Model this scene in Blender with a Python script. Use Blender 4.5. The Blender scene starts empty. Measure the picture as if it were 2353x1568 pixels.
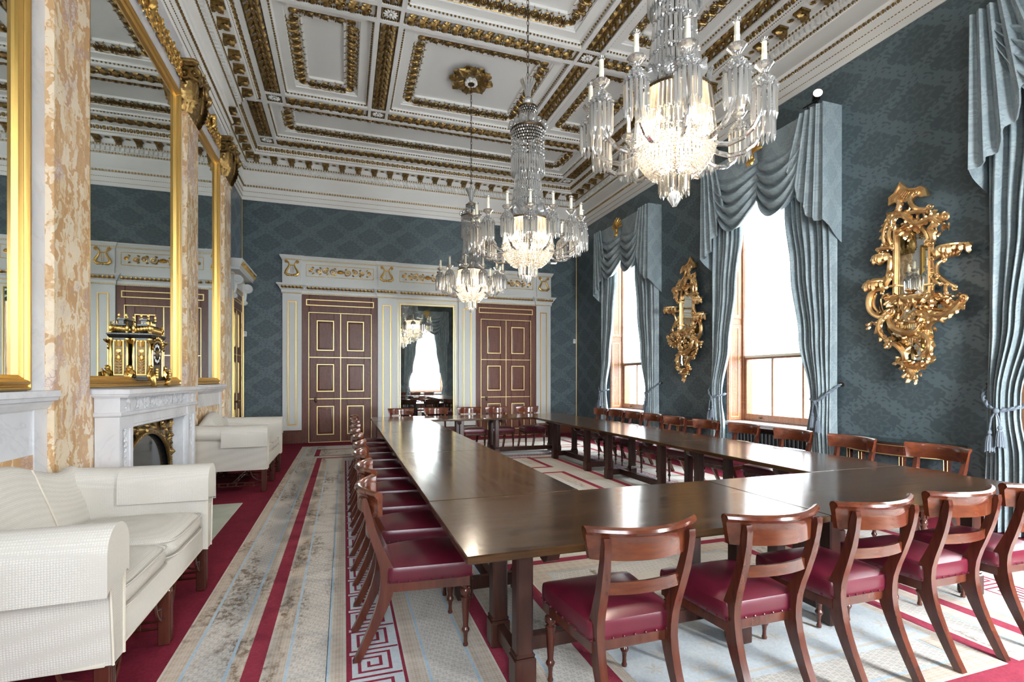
"""A state dining room with a rectangle of mahogany tables under three crystal chandeliers."""
P_WIN, P_REAR, P_BULB, W_STR, EXPO = 700, (1300, 130), 75, 2.0, 1.55
import bpy, math, random
import numpy as np
from mathutils import Vector, Matrix
random.seed(7)
PI = math.pi
col = bpy.context.scene.collection
sin, cos = math.sin, math.cos

# ---------------------------------------------------------------- mesh builder
class MB:
    """collects pieces of geometry and links them as one mesh object"""
    def __init__(self):
        self.v = []; self.n = 0; self.f = []; self.m = []
    def add(self, vs, fs, mi=0, M=None):
        vs = np.asarray(vs, dtype=float).reshape(-1, 3)
        if M is not None:
            A = np.array(M)
            vs = vs @ A[:3, :3].T + A[:3, 3]
        b = self.n
        self.v.append(vs); self.n += len(vs)
        self.f.extend([tuple(i + b for i in f) for f in fs])
        self.m.extend([mi] * len(fs))
        return self
    def inst(self, unit, M=None, mi=None):
        vs, fs, ms = unit
        b = len(self.f)
        self.add(vs, fs, 0, M)
        self.m[b:] = [mi] * len(fs) if mi is not None else list(ms)
        return self
    def unit(self):
        return (np.concatenate(self.v) if self.v else np.zeros((0, 3)), list(self.f), list(self.m))
    def box(self, a, b, mi=0, M=None):
        MB.nb = (MB.nb + 1) % 9; e = .00012*MB.nb          # no two boxes share a plane
        x0, y0, z0 = [min(p, q)+e for p, q in zip(a, b)]; x1, y1, z1 = [max(p, q)-e for p, q in zip(a, b)]
        vs = [(x0,y0,z0),(x1,y0,z0),(x1,y1,z0),(x0,y1,z0),(x0,y0,z1),(x1,y0,z1),(x1,y1,z1),(x0,y1,z1)]
        return self.add(vs, [(0,3,2,1),(4,5,6,7),(0,1,5,4),(1,2,6,5),(2,3,7,6),(3,0,4,7)], mi, M)
    def cbox(self, a, b, c=.006, mi=0, M=None):
        """box with chamfered edges"""
        MB.nb = (MB.nb + 1) % 9; e = .00012*MB.nb
        lo = [min(p, q)+e for p, q in zip(a, b)]; hi = [max(p, q)-e for p, q in zip(a, b)]
        c = min(c, *[(h - l) * .45 for l, h in zip(lo, hi)])
        vs, idx = [], {}
        for i in (0, 1):
            for j in (0, 1):
                for k in (0, 1):
                    for ax in range(3):
                        p = [(lo, hi)[i][0], (lo, hi)[j][1], (lo, hi)[k][2]]
                        for q in range(3):
                            if q != ax: p[q] += c if (i, j, k)[q] == 0 else -c
                        idx[(i, j, k, ax)] = len(vs); vs.append(p)
        g = lambda i, j, k, a: idx[(i, j, k, a)]
        fs = [(g(0,0,0,0),g(0,0,1,0),g(0,1,1,0),g(0,1,0,0)),(g(1,0,0,0),g(1,1,0,0),g(1,1,1,0),g(1,0,1,0)),
              (g(0,0,0,1),g(1,0,0,1),g(1,0,1,1),g(0,0,1,1)),(g(0,1,0,1),g(0,1,1,1),g(1,1,1,1),g(1,1,0,1)),
              (g(0,0,0,2),g(0,1,0,2),g(1,1,0,2),g(1,0,0,2)),(g(0,0,1,2),g(1,0,1,2),g(1,1,1,2),g(0,1,1,2))]
        for s in (0, 1):
            for t in (0, 1):
                fs.append((g(s,t,0,0),g(s,t,1,0),g(s,t,1,1),g(s,t,0,1)))
                fs.append((g(s,0,t,0),g(s,1,t,0),g(s,1,t,2),g(s,0,t,2)))
                fs.append((g(0,s,t,1),g(1,s,t,1),g(1,s,t,2),g(0,s,t,2)))
        for i in (0,1):
            for j in (0,1):
                for k in (0,1): fs.append((g(i,j,k,0),g(i,j,k,1),g(i,j,k,2)))
        return self.add(vs, fs, mi, M)
    def grid(self, fn, nu, nv, mi=0, M=None, cu=False, cv=False):
        vs = [fn(i / nu, j / nv) for i in range(nu + (0 if cu else 1)) for j in range(nv + (0 if cv else 1))]
        W = nv + (0 if cv else 1); H = nu + (0 if cu else 1)
        fs = [(i*W+j, ((i+1)%H)*W+j, ((i+1)%H)*W+(j+1)%W, i*W+(j+1)%W) for i in range(nu) for j in range(nv)]
        return self.add(vs, fs, mi, M)
    def lathe(self, prof, n=16, mi=0, M=None, cap=True):
        vs = []; k = len(prof)
        for i in range(n):
            a = 2 * PI * i / n
            vs += [(r * cos(a), r * sin(a), z) for r, z in prof]
        fs = [(i*k+j, ((i+1)%n)*k+j, ((i+1)%n)*k+j+1, i*k+j+1) for i in range(n) for j in range(k-1)]
        if cap:
            if prof[0][0] > 1e-5: fs.append(tuple(i*k for i in range(n))[::-1])
            if prof[-1][0] > 1e-5: fs.append(tuple(i*k+k-1 for i in range(n)))
        return self.add(vs, fs, mi, M)
    def tube(self, pts, r, n=8, mi=0, M=None, closed=False, flat=1.0, cap=True):
        """sweep of an ellipse along pts; r number or list; flat = second radius ratio"""
        P = [Vector(p) for p in pts]; N = len(P)
        R = r if hasattr(r, '__len__') else [r] * N
        vs = []; up = None
        for i in range(N):
            if closed: t = P[(i+1)%N] - P[i-1]
            else: t = P[min(i+1, N-1)] - P[max(i-1, 0)]
            t = t.normalized() if t.length > 1e-9 else Vector((0,0,1))
            if up is None:
                up = Vector((0,0,1)) if abs(t.z) < .9 else Vector((1,0,0))
            a = t.cross(up)
            if a.length < 1e-6: a = t.orthogonal()
            a.normalize(); b = a.cross(t).normalized(); up = b
            for k in range(n):
                w = 2 * PI * k / n
                vs.append(P[i] + a * cos(w) * R[i] + b * sin(w) * R[i] * flat)
        S = N if closed else N - 1
        fs = [(i*n+k, i*n+(k+1)%n, ((i+1)%N)*n+(k+1)%n, ((i+1)%N)*n+k) for i in range(S) for k in range(n)]
        if cap and not closed:
            fs.append(tuple(range(n))[::-1]); fs.append(tuple((N-1)*n+k for k in range(n)))
        return self.add([tuple(v) for v in vs], fs, mi, M)
    def ell(self, c, r, nu=10, nv=6, mi=0, M=None):
        r = r if hasattr(r, '__len__') else (r, r, r)
        vs = [(c[0], c[1], c[2] - r[2])]
        for j in range(1, nv):
            p = -PI/2 + PI * j / nv
            vs += [(c[0]+r[0]*cos(p)*cos(2*PI*i/nu), c[1]+r[1]*cos(p)*sin(2*PI*i/nu), c[2]+r[2]*sin(p)) for i in range(nu)]
        vs.append((c[0], c[1], c[2] + r[2])); L = len(vs) - 1
        fs = [(0, 1+(i+1)%nu, 1+i) for i in range(nu)]
        for j in range(nv-2):
            fs += [(1+j*nu+i, 1+j*nu+(i+1)%nu, 1+(j+1)*nu+(i+1)%nu, 1+(j+1)*nu+i) for i in range(nu)]
        b = 1 + (nv-2)*nu
        fs += [(b+i, b+(i+1)%nu, L) for i in range(nu)]
        return self.add(vs, fs, mi, M)
    def prism(self, poly, h0, h1, mi=0, M=None):
        """polygon in local xy extruded from z=h0 to h1"""
        n = len(poly)
        vs = [(x, y, h0) for x, y in poly] + [(x, y, h1) for x, y in poly]
        fs = [tuple(range(n))[::-1], tuple(range(n, 2*n))] + [(i, (i+1)%n, n+(i+1)%n, n+i) for i in range(n)]
        return self.add(vs, fs, mi, M)
    def mould(self, prof, loop, closed=True, mi=0, M=None, cap=False):
        """profile [(inward offset, height)] run along a loop of xy points (counter-clockwise = inward left), mitred"""
        N = len(loop); L = [Vector(p[:2]) for p in loop]; k = len(prof); vs = []
        for i in range(N):
            d0 = (L[i] - L[i-1]) if (closed or i > 0) else (L[1] - L[0])
            d1 = (L[(i+1)%N] - L[i]) if (closed or i < N-1) else (L[-1] - L[-2])
            n0 = Vector((-d0.y, d0.x)).normalized(); n1 = Vector((-d1.y, d1.x)).normalized()
            b = (n0 + n1); b = b / max(1e-6, b.length_squared) * 2 if b.length > 1e-6 else n0
            vs += [(L[i].x + b.x*o, L[i].y + b.y*o, z) for o, z in prof]
        S = N if closed else N - 1
        fs = [(i*k+j, ((i+1)%N)*k+j, ((i+1)%N)*k+j+1, i*k+j+1) for i in range(S) for j in range(k-1)]
        if cap and not closed:
            fs.append(tuple(range(k))); fs.append(tuple((N-1)*k+j for j in range(k))[::-1])
        return self.add(vs, fs, mi, M)
    def rect(self, x0, y0, x1, y1, z, mi=0, M=None):
        return self.add([(x0,y0,z),(x1,y0,z),(x1,y1,z),(x0,y1,z)], [(0,1,2,3)], mi, M)
    nb = 0
    unit_m = None        # scale and lift of the measuring unit in use, as a matrix
    def build(self, name, mats, parent=None, smooth=True, ang=38, M=None, recalc=False):
        me = bpy.data.meshes.new(name)
        vs = np.concatenate(self.v) if self.v else np.zeros((0,3))
        if MB.unit_m is not None:
            A = np.array(MB.unit_m); vs = vs @ A[:3, :3].T + A[:3, 3]
        me.from_pydata(vs.tolist(), [], self.f)
        mats = mats if isinstance(mats, (list, tuple)) else [mats]
        for m in mats: me.materials.append(m)
        if len(mats) > 1: me.polygons.foreach_set('material_index', self.m)
        if recalc:
            import bmesh
            b = bmesh.new(); b.from_mesh(me); bmesh.ops.recalc_face_normals(b, faces=b.faces); b.to_mesh(me); b.free()
        if smooth:
            me.polygons.foreach_set('use_smooth', [True] * len(me.polygons))
            me.set_sharp_from_angle(angle=math.radians(ang))
        me.update()
        o = bpy.data.objects.new(name, me); col.objects.link(o)
        if M is not None: o.matrix_world = M
        if parent is not None: o.parent = parent
        return o

def tag(o, label, cat, group=None, kind=None):
    o['label'] = label; o['category'] = cat
    if group: o['group'] = group
    if kind: o['kind'] = kind
    return o
def thing(name, label, cat, M=None, group=None, kind=None):
    o = bpy.data.objects.new(name, None); o.empty_display_size = .1; col.objects.link(o)
    if M is not None: o.matrix_world = M
    return tag(o, label, cat, group, kind)
def dup(root, M, label, group=None):
    def cp(o, par):
        c = o.copy(); col.objects.link(c)
        if par is not None: c.parent = par
        for ch in o.children: cp(ch, c)
        return c
    r = cp(root, None); r.matrix_world = M; r['label'] = label
    if group: r['group'] = group
    return r
T = lambda x=0, y=0, z=0: Matrix.Translation((x, y, z))
RZ = lambda a: Matrix.Rotation(a, 4, 'Z')
RX = lambda a: Matrix.Rotation(a, 4, 'X')
RY = lambda a: Matrix.Rotation(a, 4, 'Y')
def S(x, y=None, z=None):
    y = x if y is None else y; z = x if z is None else z
    return Matrix.Diagonal((x, y, z, 1))
def basis(ox, x, y, z):
    return Matrix(((x[0], y[0], z[0], ox[0]), (x[1], y[1], z[1], ox[1]), (x[2], y[2], z[2], ox[2]), (0, 0, 0, 1)))

# ---------------------------------------------------------------- the room, metres
XL, XR, YB, YR = -2.205, 6.147, 12.737, -1.14
ZC = 6.69      # underside of the ceiling ribs
ZW = 5.565     # top of the silk wall covering
def WM(w, a, z=0, out=0):
    """frame of a wall: local x to the viewer's right, y up, z out of the wall"""
    if w == 'R': return basis((XR - out, a, z), (0,-1,0), (0,0,1), (-1,0,0))
    if w == 'B': return basis((a, YB - out, z), (1,0,0), (0,0,1), (0,-1,0))
    if w == 'L': return basis((XL + out, a, z), (0,1,0), (0,0,1), (1,0,0))
    return basis((a, YR + out, z), (-1,0,0), (0,0,1), (0,1,0))

# ---------------------------------------------------------------- materials
class N:
    """tiny expression language on shader sockets"""
    nt = None
    def __init__(s, k): s.k = k
    @staticmethod
    def op(o, *a):
        n = N.nt.nodes.new('ShaderNodeMath'); n.operation = o
        for i, x in enumerate(a):
            if isinstance(x, N): N.nt.links.new(x.k, n.inputs[i])
            else: n.inputs[i].default_value = x
        return N(n.outputs[0])
    def __add__(a, b): return N.op('ADD', a, b)
    __radd__ = __add__
    def __sub__(a, b): return N.op('SUBTRACT', a, b)
    def __rsub__(a, b): return N.op('SUBTRACT', b, a)
    def __mul__(a, b): return N.op('MULTIPLY', a, b)
    __rmul__ = __mul__
    def __truediv__(a, b): return N.op('DIVIDE', a, b)
def nsin(a): return N.op('SINE', a)
def ncos(a): return N.op('COSINE', a)
def nabs(a): return N.op('ABSOLUTE', a)
def nmax(a, b): return N.op('MAXIMUM', a, b)
def nmin(a, b): return N.op('MINIMUM', a, b)
def step(a, lo, hi):
    n = N.nt.nodes.new('ShaderNodeMapRange'); n.interpolation_type = 'SMOOTHSTEP'
    N.nt.links.new(a.k, n.inputs[0]); n.inputs[1].default_value = lo; n.inputs[2].default_value = hi
    return N(n.outputs[0])
def coords(kind='pos'):
    if kind == 'pos': s = N.nt.nodes.new('ShaderNodeNewGeometry').outputs['Position']
    else: s = N.nt.nodes.new('ShaderNodeTexCoord').outputs['Object']
    x = N.nt.nodes.new('ShaderNodeSeparateXYZ'); N.nt.links.new(s, x.inputs[0])
    return N(x.outputs[0]), N(x.outputs[1]), N(x.outputs[2]), s
def vec(x, y, z=0.0):
    c = N.nt.nodes.new('ShaderNodeCombineXYZ')
    for i, q in enumerate((x, y, z)):
        if isinstance(q, N): N.nt.links.new(q.k, c.inputs[i])
        else: c.inputs[i].default_value = q
    return c.outputs[0]
def noise(v, scale=5, detail=3, rough=.55, dist=0):
    n = N.nt.nodes.new('ShaderNodeTexNoise'); n.inputs['Scale'].default_value = scale
    n.inputs['Detail'].default_value = detail; n.inputs['Roughness'].default_value = rough; n.inputs['Distortion'].default_value = dist
    N.nt.links.new(v, n.inputs['Vector']); return N(n.outputs[0])
def voro(v, scale=5, feat='F1', out='Distance', rnd=1.0):
    n = N.nt.nodes.new('ShaderNodeTexVoronoi'); n.feature = feat; n.inputs['Randomness'].default_value = rnd; n.inputs['Scale'].default_value = scale
    N.nt.links.new(v, n.inputs['Vector']); return N(n.outputs[out])
def mix(f, a, b):
    n = N.nt.nodes.new('ShaderNodeMix'); n.data_type = 'RGBA'
    N.nt.links.new(f.k, n.inputs[0])
    for i, c in ((6, a), (7, b)):
        if isinstance(c, tuple): n.inputs[i].default_value = (*c, 1)
        else: N.nt.links.new(c, n.inputs[i])
    return n.outputs[2]
def ramp(f, *stops):
    n = N.nt.nodes.new('ShaderNodeValToRGB'); e = n.color_ramp.elements
    while len(e) < len(stops): e.new(.5)
    for q, (p, c) in zip(e, stops): q.position = p; q.color = (*c, 1)
    N.nt.links.new(f.k, n.inputs[0]); return n.outputs[0]
def mat(name, base, rough=.5, metal=0.0, fn=None, bump=None, spec=.5, coat=0, coatr=.1, sheen=0, emit=0, bstr=.3, bdist=.01):
    m = bpy.data.materials.new(name); m.use_nodes = True; nt = m.node_tree; N.nt = nt
    b = nt.nodes['Principled BSDF']
    b.inputs['Base Color'].default_value = (*base, 1)
    b.inputs['Metallic'].default_value = metal
    b.inputs['Specular IOR Level'].default_value = spec
    b.inputs['Coat Weight'].default_value = coat; b.inputs['Coat Roughness'].default_value = coatr
    b.inputs['Sheen Weight'].default_value = sheen; b.inputs['Sheen Roughness'].default_value = .35; b.inputs['Sheen Tint'].default_value = (.72,.86,1,1)
    if emit:
        b.inputs['Emission Color'].default_value = (*base, 1); b.inputs['Emission Strength'].default_value = emit
    b.inputs['Roughness'].default_value = rough
    r = fn() if fn else {}
    if r.get('c') is not None: nt.links.new(r['c'], b.inputs['Base Color'])
    if r.get('r') is not None: nt.links.new(r['r'].k, b.inputs['Roughness'])
    if r.get('b') is not None:
        n = nt.nodes.new('ShaderNodeBump'); n.inputs['Strength'].default_value = bstr; n.inputs['Distance'].default_value = bdist
        nt.links.new(r['b'].k, n.inputs['Height']); nt.links.new(n.outputs[0], b.inputs['Normal'])
    return m
def woodfn(a, b, kind='obj', axis='x', s=1.0, fig=.5, lo=.3, hi=.7, rr=None):
    def f():
        x, y, z, v = coords(kind)
        st = {'x': (.12, 1, 1), 'y': (1, .12, 1), 'z': (1, 1, .12)}[axis]
        w = vec(x*st[0], y*st[1], z*st[2])
        n1 = noise(w, 9*s, 5, .6, .8); n2 = noise(w, 60*s, 2, .5)
        t = n1*(1-fig*.5) + n2*(fig*.5)
        d = {'c': ramp(t, (lo, a), (hi, b)), 'b': n2}
        if rr: d['r'] = n1*rr[1] + rr[0]
        return d
    return f
def damask(u, v, pa=.92, pb=.66):
    """half-drop ogee damask: 1 on the figured parts"""
    U = u*(1/pa); V = v*(1/pb)
    fr = lambda a: N.op('FRACT', a)
    ax, ay = fr(U + .5) - .5, fr(V + .5) - .5
    bx, by = fr(U) - .5, fr(V) - .5
    dA = N.op('SQRT', ax*ax + ay*ay); dB = N.op('SQRT', bx*bx + by*by)
    t = N.op('LESS_THAN', dA, dB)
    x = bx + (ax - bx)*t; y = by + (ay - by)*t
    r = nmin(dA, dB); gap = nabs(dA - dB)
    th = N.op('ARCTAN2', y, nabs(x))
    vv = vec(u, v, 0.0)
    de = noise(vv, 42, 2, .5) - .5
    lace = ncos(th*18.0 + nsin(r*50.0)*1.5)
    scroll = nsin(x*40.0 + nsin(y*34.0)*2.0)*nsin(y*38.0 + nsin(x*30.0)*2.0)
    band = step(gap + lace*.022 + scroll*.035 + de*.12, .20, .17) * step(scroll + de*1.5 - gap*2.0, .42, .22)
    fl = nsin(r*46.0 + ncos(th*8.0)*1.7 + de*3.5)
    med = step(fl, .25, .6) * step(r + ncos(th*10.0)*.025 + de*.06, .27, .24)
    curl = step(scroll + de, .38, .6) * step(gap, .22, .27) * step(r, .25, .29)
    return nmin(nmax(nmax(band, med*.5), curl*.5), 1.0)

M = {}
def build_materials():
    M['plaster'] = mat('plaster_cream', (.84,.825,.785), .6)
    M['plaster2'] = mat('plaster_field', (.80,.79,.755), .65)
    M['paint'] = mat('grey_white_paint', (.62,.63,.605), .42)
    M['wall_white'] = mat('white_marble_band', (.74,.74,.74), .4)
    M['gold_old'] = mat('old_gilding', (.30,.19,.07), .36, .85, fn=lambda: {'c': ramp(noise(coords()[3], 30, 2), (.35, (.19,.112,.035)), (.7, (.36,.235,.085)))})
    M['gold'] = mat('gold_leaf', (.68,.43,.13), .36, 1)
    M['gold_line'] = mat('gold_line', (.78,.60,.27), .35, .85)
    M['gilt'] = mat('rococo_gilding', (.80,.50,.22), .3, .95, fn=lambda: {'c': ramp(noise(coords('obj')[3], 9, 3), (.35, (.68,.38,.15)), (.65, (.92,.66,.34)))})
    M['bronze'] = mat('dark_bronze', (.10,.065,.035), .35, .9)
    M['ormolu'] = mat('ormolu', (.62,.40,.13), .25, 1)
    M['iron'] = mat('black_iron', (.012,.011,.010), .4, .3)
    M['dark_glass'] = mat('dark_glass', (.012,.014,.016), .08)
    M['black'] = mat('ebony_black', (.010,.010,.012), .25)
    def silk():
        x, y, z, v = coords()
        p = damask(x + y, z)
        w = noise(vec((x+y)*3.0, z*90.0), 6, 2)
        return {'c': mix(p, (.058,.082,.092), (.098,.132,.145)), 'r': .46 - p*.14, 'b': p*.3 + w*.2}
    M['silk'] = mat('blue_damask_wall', (.05,.09,.1), .5, fn=silk, spec=.5, bstr=.12, bdist=.004, sheen=.35)
    def cloth():
        x, y, z, v = coords()
        p = damask(x + y, z, .40, .52)
        return {'c': mix(p, (.235,.290,.312), (.300,.360,.380)), 'r': .5 - p*.1, 'b': p}
    M['curtain'] = mat('blue_silk_curtain', (.19,.25,.28), .45, fn=cloth, spec=.6, sheen=.3, bstr=.08, bdist=.004)
    M['cord'] = mat('grey_blue_cord', (.15,.18,.22), .7)
    def wmarb():
        v = coords()[3]
        d = noise(v, 1.6, 5, .6, 1.2)
        vein = nmin(step(nabs(noise(v, 1.3, 4, .6, 1.5) - .5), .0, .05) + .55, 1.0)
        return {'c': mix(vein, ramp(d, (.3, (.46,.47,.50)), (.7, (.62,.62,.64))), ramp(d, (.3, (.58,.585,.61)), (.7, (.70,.70,.715))))}
    M['marble'] = mat('white_marble', (.8,.8,.8), .22, fn=wmarb)
    def siena():
        x, y, z, v = coords()
        w = vec(x*1.2 + y*1.2 + z*.35, z*.8, 0.0)
        n0 = noise(v, 7, 4, .6, .9)
        k1 = noise(v, 5, 3, .6) - .5; k2 = noise(vec(z*1.3, x + y, 3.0), 5, 3, .6) - .5
        wv = vec((x+y)*1.5 + k1*.30, z*.8 + k2*.45, (x-y)*.5)
        n1 = voro(wv, 13, 'F1', 'Color')*.6 + voro(wv, 29, 'F1', 'Color')*.25 + noise(wv, 6, 3)*.2
        base = ramp(n1, (.38, (.50,.30,.14)), (.50, (.60,.39,.20)), (.55, (.68,.52,.34)), (.66, (.74,.62,.46)))
        cr = step(voro(v, 26, 'DISTANCE_TO_EDGE'), .06, .015)
        reg = step(noise(vec(x+y, z*.55 - (x+y)*.3, 0.0), 1.9, 3, .6, 1.0), .54, .63)
        vein = nmin(cr + step(nabs(n0 - .5), .03, .0)*.6, 1.0)*reg
        base = mix(reg*.35, base, (.50,.37,.33))
        return {'c': mix(vein*.7, base, (.30,.20,.26))}
    M['siena'] = mat('siena_marble', (.7,.5,.3), .16, fn=siena)
    M['mahogany'] = mat('chair_mahogany', (.2,.05,.02), .2, fn=woodfn((.034,.009,.006), (.115,.029,.015), axis='z', s=.9), coat=.4, coatr=.1, bstr=.03)
    M['mahogany_red'] = mat('crest_mahogany', (.2,.05,.02), .18, fn=woodfn((.038,.009,.005), (.150,.037,.014), axis='x', s=.9), coat=.5, coatr=.1, bstr=.03)
    M['table'] = mat('table_top_mahogany', (.03,.012,.006), .25, fn=woodfn((.020,.0088,.0040), (.078,.036,.0135), axis='x', s=1.2, rr=(.06,.20)), bstr=.03, bdist=.002, spec=.38)
    M['table_dark'] = mat('table_base_mahogany', (.02,.008,.005), .3, fn=woodfn((.014,.006,.005), (.062,.020,.012), axis='z'), bstr=.04)
    def leather():
        v = coords('obj')[3]
        return {'c': ramp(noise(v, 4, 3), (.3, (.070,.005,.013)), (.75, (.125,.010,.024))), 'b': noise(v, 160, 2)}
    M['leather'] = mat('burgundy_leather', (.15,.012,.03), .3, fn=leather, bstr=.08, bdist=.002, spec=.6)
    def oak(a, b):
        def f():
            x, y, z, v = coords()
            u = x + y
            g = noise(vec(u*14.0, z*1.1), 3, 5, .65, .6)
            fl = step(noise(vec(u*5.0, z*9.0 + nsin(u*9.0)*.6), 4, 4, .6, 2.2), .55, .66)
            return {'c': mix(fl*.55, ramp(g, (.3, a), (.7, b)), tuple(min(1, q*1.75) for q in b)), 'b': g}
        return f
    M['oak'] = mat('dark_oak', (.1,.03,.02), .38, spec=.35, fn=oak((.066,.017,.009), (.140,.040,.019)), bstr=.05, coat=.12, coatr=.3)
    M['oak_light'] = mat('shutter_oak', (.3,.14,.07), .3, fn=oak((.17,.068,.032), (.30,.135,.065)), bstr=.05, coat=.3)
    M['oak_red'] = mat('sofa_leg_mahogany', (.1,.02,.012), .25, fn=woodfn((.035,.010,.007), (.090,.024,.014), axis='z'), coat=.4, bstr=.04)
    def sofa():
        x, y, z, v = coords('obj')
        p = step(voro(v, 105, rnd=.15), .1, .62)
        return {'c': mix(p, (.635,.60,.545), (.53,.495,.44)), 'b': 1.0 - p}
    M['sofa'] = mat('cream_matelasse', (.74,.70,.63), .8, fn=sofa, bstr=.3, bdist=.003, spec=.3)
    M['piping'] = mat('cream_piping', (.60,.55,.46), .8)
    M['mirror'] = mat('mirror_silver', (.80,.84,.82), .015, 1)
    M['mirror_old'] = mat('old_mirror_silver', (.74,.74,.68), .012, 1)
    M['wax'] = mat('candle_cream', (.86,.82,.66), .5)
    M['bulb'] = mat('lamp_bulb', (1,.80,.50), .3, emit=25)
    M['white'] = mat('white_plastic', (.8,.8,.78), .4)
    def pile(a, b, sc=70):
        def f():
            v = coords()[3]
            return {'c': ramp(noise(v, sc, 3, .6)*.6 + noise(v, 5, 3)*.4, (.36, a), (.62, b)), 'b': noise(v, 240, 2)}
        return f
    def dirty(base, patt=None):
        def f():
            x, y, z, v = coords()
            c = ramp(noise(v, 45, 3, .65)*.5 + noise(v, 3, 3)*.5, (.36, tuple(q*.86 for q in base)), (.62, base))
            if patt == 'diaper':
                q = nsin((x+y)*118.0 + nsin((x-y)*118.0)*1.3)*nsin((x-y)*118.0 + nsin((x+y)*59.0)*1.2)
                c = mix(step(q, .05, .35)*.6, c, tuple(k*.60 for k in base))
            if patt == 'brown':
                q = nsin((x+y)*190.0)*nsin((x-y)*190.0)*.7 + nsin((x+y)*50.0)*nsin((x-y)*50.0)*.5
                c = mix(step(q, -.05, .4)*.5, c, (.36,.26,.17))
            lane = step(x, .25, -.45)*.10
            wear = step(noise(vec(x*1.8, y*.62), 1.4, 4, .7, .5) + lane, .57, .70)
            fine = step(noise(vec(x*1.5, y), 16, 5, .8), .42, .60)
            return {'c': mix(nmin(wear*fine*.85, 1.0), c, (.13,.082,.045)), 'b': noise(v, 240, 2)}
        return f
    kw = dict(bstr=.35, bdist=.006, spec=.15)
    M['c_red'] = mat('carpet_red', (.2,.02,.04), .95, fn=pile((.125,.009,.021), (.19,.017,.036)), **kw)
    M['c_line'] = mat('carpet_red_line', (.2,.03,.05), .95, fn=pile((.20,.022,.042), (.27,.034,.058)), **kw)
    M['c_cream'] = mat('carpet_cream', (.6,.52,.4), .95, fn=dirty((.58,.53,.465)), **kw)
    M['c_diaper'] = mat('carpet_diaper', (.6,.52,.4), .95, fn=dirty((.60,.56,.51), 'diaper'), **kw)
    M['c_brown'] = mat('carpet_brown_band', (.5,.4,.3), .95, fn=dirty((.55,.48,.41), 'brown'), **kw)
    M['c_blue'] = mat('carpet_blue_line', (.36,.48,.60), .95, fn=pile((.32,.43,.53), (.44,.54,.62)), **kw)
    M['c_pale'] = mat('carpet_pale_blue', (.5,.56,.6), .95, fn=pile((.45,.50,.53), (.58,.61,.62)), **kw)
    M['hearth'] = mat('pale_green_marble', (.55,.60,.5), .3, fn=lambda: {'c': ramp(noise(coords()[3], 3, 4), (.3, (.42,.47,.38)), (.7, (.62,.66,.56)))})
    M['radiator'] = mat('radiator_paint', (.020,.024,.028), .4)
    M['green_wood'] = mat('green_lacquer', (.012,.035,.045), .2, coat=.5)
    # glass
    def glassy(name, col_, trans, gl, rough, tint=None, diff=0.0):
        m = bpy.data.materials.new(name); m.use_nodes = True; nt = m.node_tree; nt.nodes.clear()
        o = nt.nodes.new('ShaderNodeOutputMaterial')
        t = nt.nodes.new('ShaderNodeBsdfTransparent'); t.inputs[0].default_value = (*col_, 1)
        g = nt.nodes.new('ShaderNodeBsdfGlossy'); g.inputs['Roughness'].default_value = rough
        fr = nt.nodes.new('ShaderNodeFresnel'); fr.inputs[0].default_value = 1.6
        mp = nt.nodes.new('ShaderNodeMapRange'); mp.inputs[1].default_value = 0; mp.inputs[2].default_value = 1
        mp.inputs[3].default_value = gl; mp.inputs[4].default_value = 1
        nt.links.new(fr.outputs[0], mp.inputs[0])
        mx = nt.nodes.new('ShaderNodeMixShader'); nt.links.new(mp.outputs[0], mx.inputs[0])
        nt.links.new(t.outputs[0], mx.inputs[1]); nt.links.new(g.outputs[0], mx.inputs[2])
        last = mx.outputs[0]
        if diff:
            d = nt.nodes.new('ShaderNodeBsdfTranslucent'); d.inputs[0].default_value = (.9,.88,.84,1)
            d2 = nt.nodes.new('ShaderNodeBsdfDiffuse'); d2.inputs[0].default_value = (.9,.88,.84,1)
            a = nt.nodes.new('ShaderNodeMixShader'); a.inputs[0].default_value = .5
            nt.links.new(d.outputs[0], a.inputs[1]); nt.links.new(d2.outputs[0], a.inputs[2])
            b = nt.nodes.new('ShaderNodeMixShader'); b.inputs[0].default_value = diff
            nt.links.new(last, b.inputs[1]); nt.links.new(a.outputs[0], b.inputs[2]); last = b.outputs[0]
        nt.links.new(last, o.inputs[0]); return m
    M['crystal'] = glassy('cut_crystal', (.95,.96,.98), .7, .36, .09, diff=.27)
    M['crystal_bowl'] = glassy('lit_crystal', (.97,.95,.90), .7, .34, .08, diff=.03)
    M['crystal_arm'] = glassy('clear_glass_arm', (.96,.96,.96), .7, .30, .04, diff=.10)
    M['pane'] = glassy('window_glass', (.97,.98,.98), .9, .03, .0)
    m = bpy.data.materials.new('blind_cloth'); m.use_nodes = True; nt = m.node_tree; nt.nodes.clear()
    o = nt.nodes.new('ShaderNodeOutputMaterial'); a = nt.nodes.new('ShaderNodeBsdfTranslucent'); b = nt.nodes.new('ShaderNodeBsdfDiffuse')
    a.inputs[0].default_value = (.95,.94,.90,1); b.inputs[0].default_value = (.85,.84,.80,1)
    x = nt.nodes.new('ShaderNodeMixShader'); x.inputs[0].default_value = .45
    nt.links.new(a.outputs[0], x.inputs[1]); nt.links.new(b.outputs[0], x.inputs[2]); nt.links.new(x.outputs[0], o.inputs[0])
    M['blind'] = m
build_materials()

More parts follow.
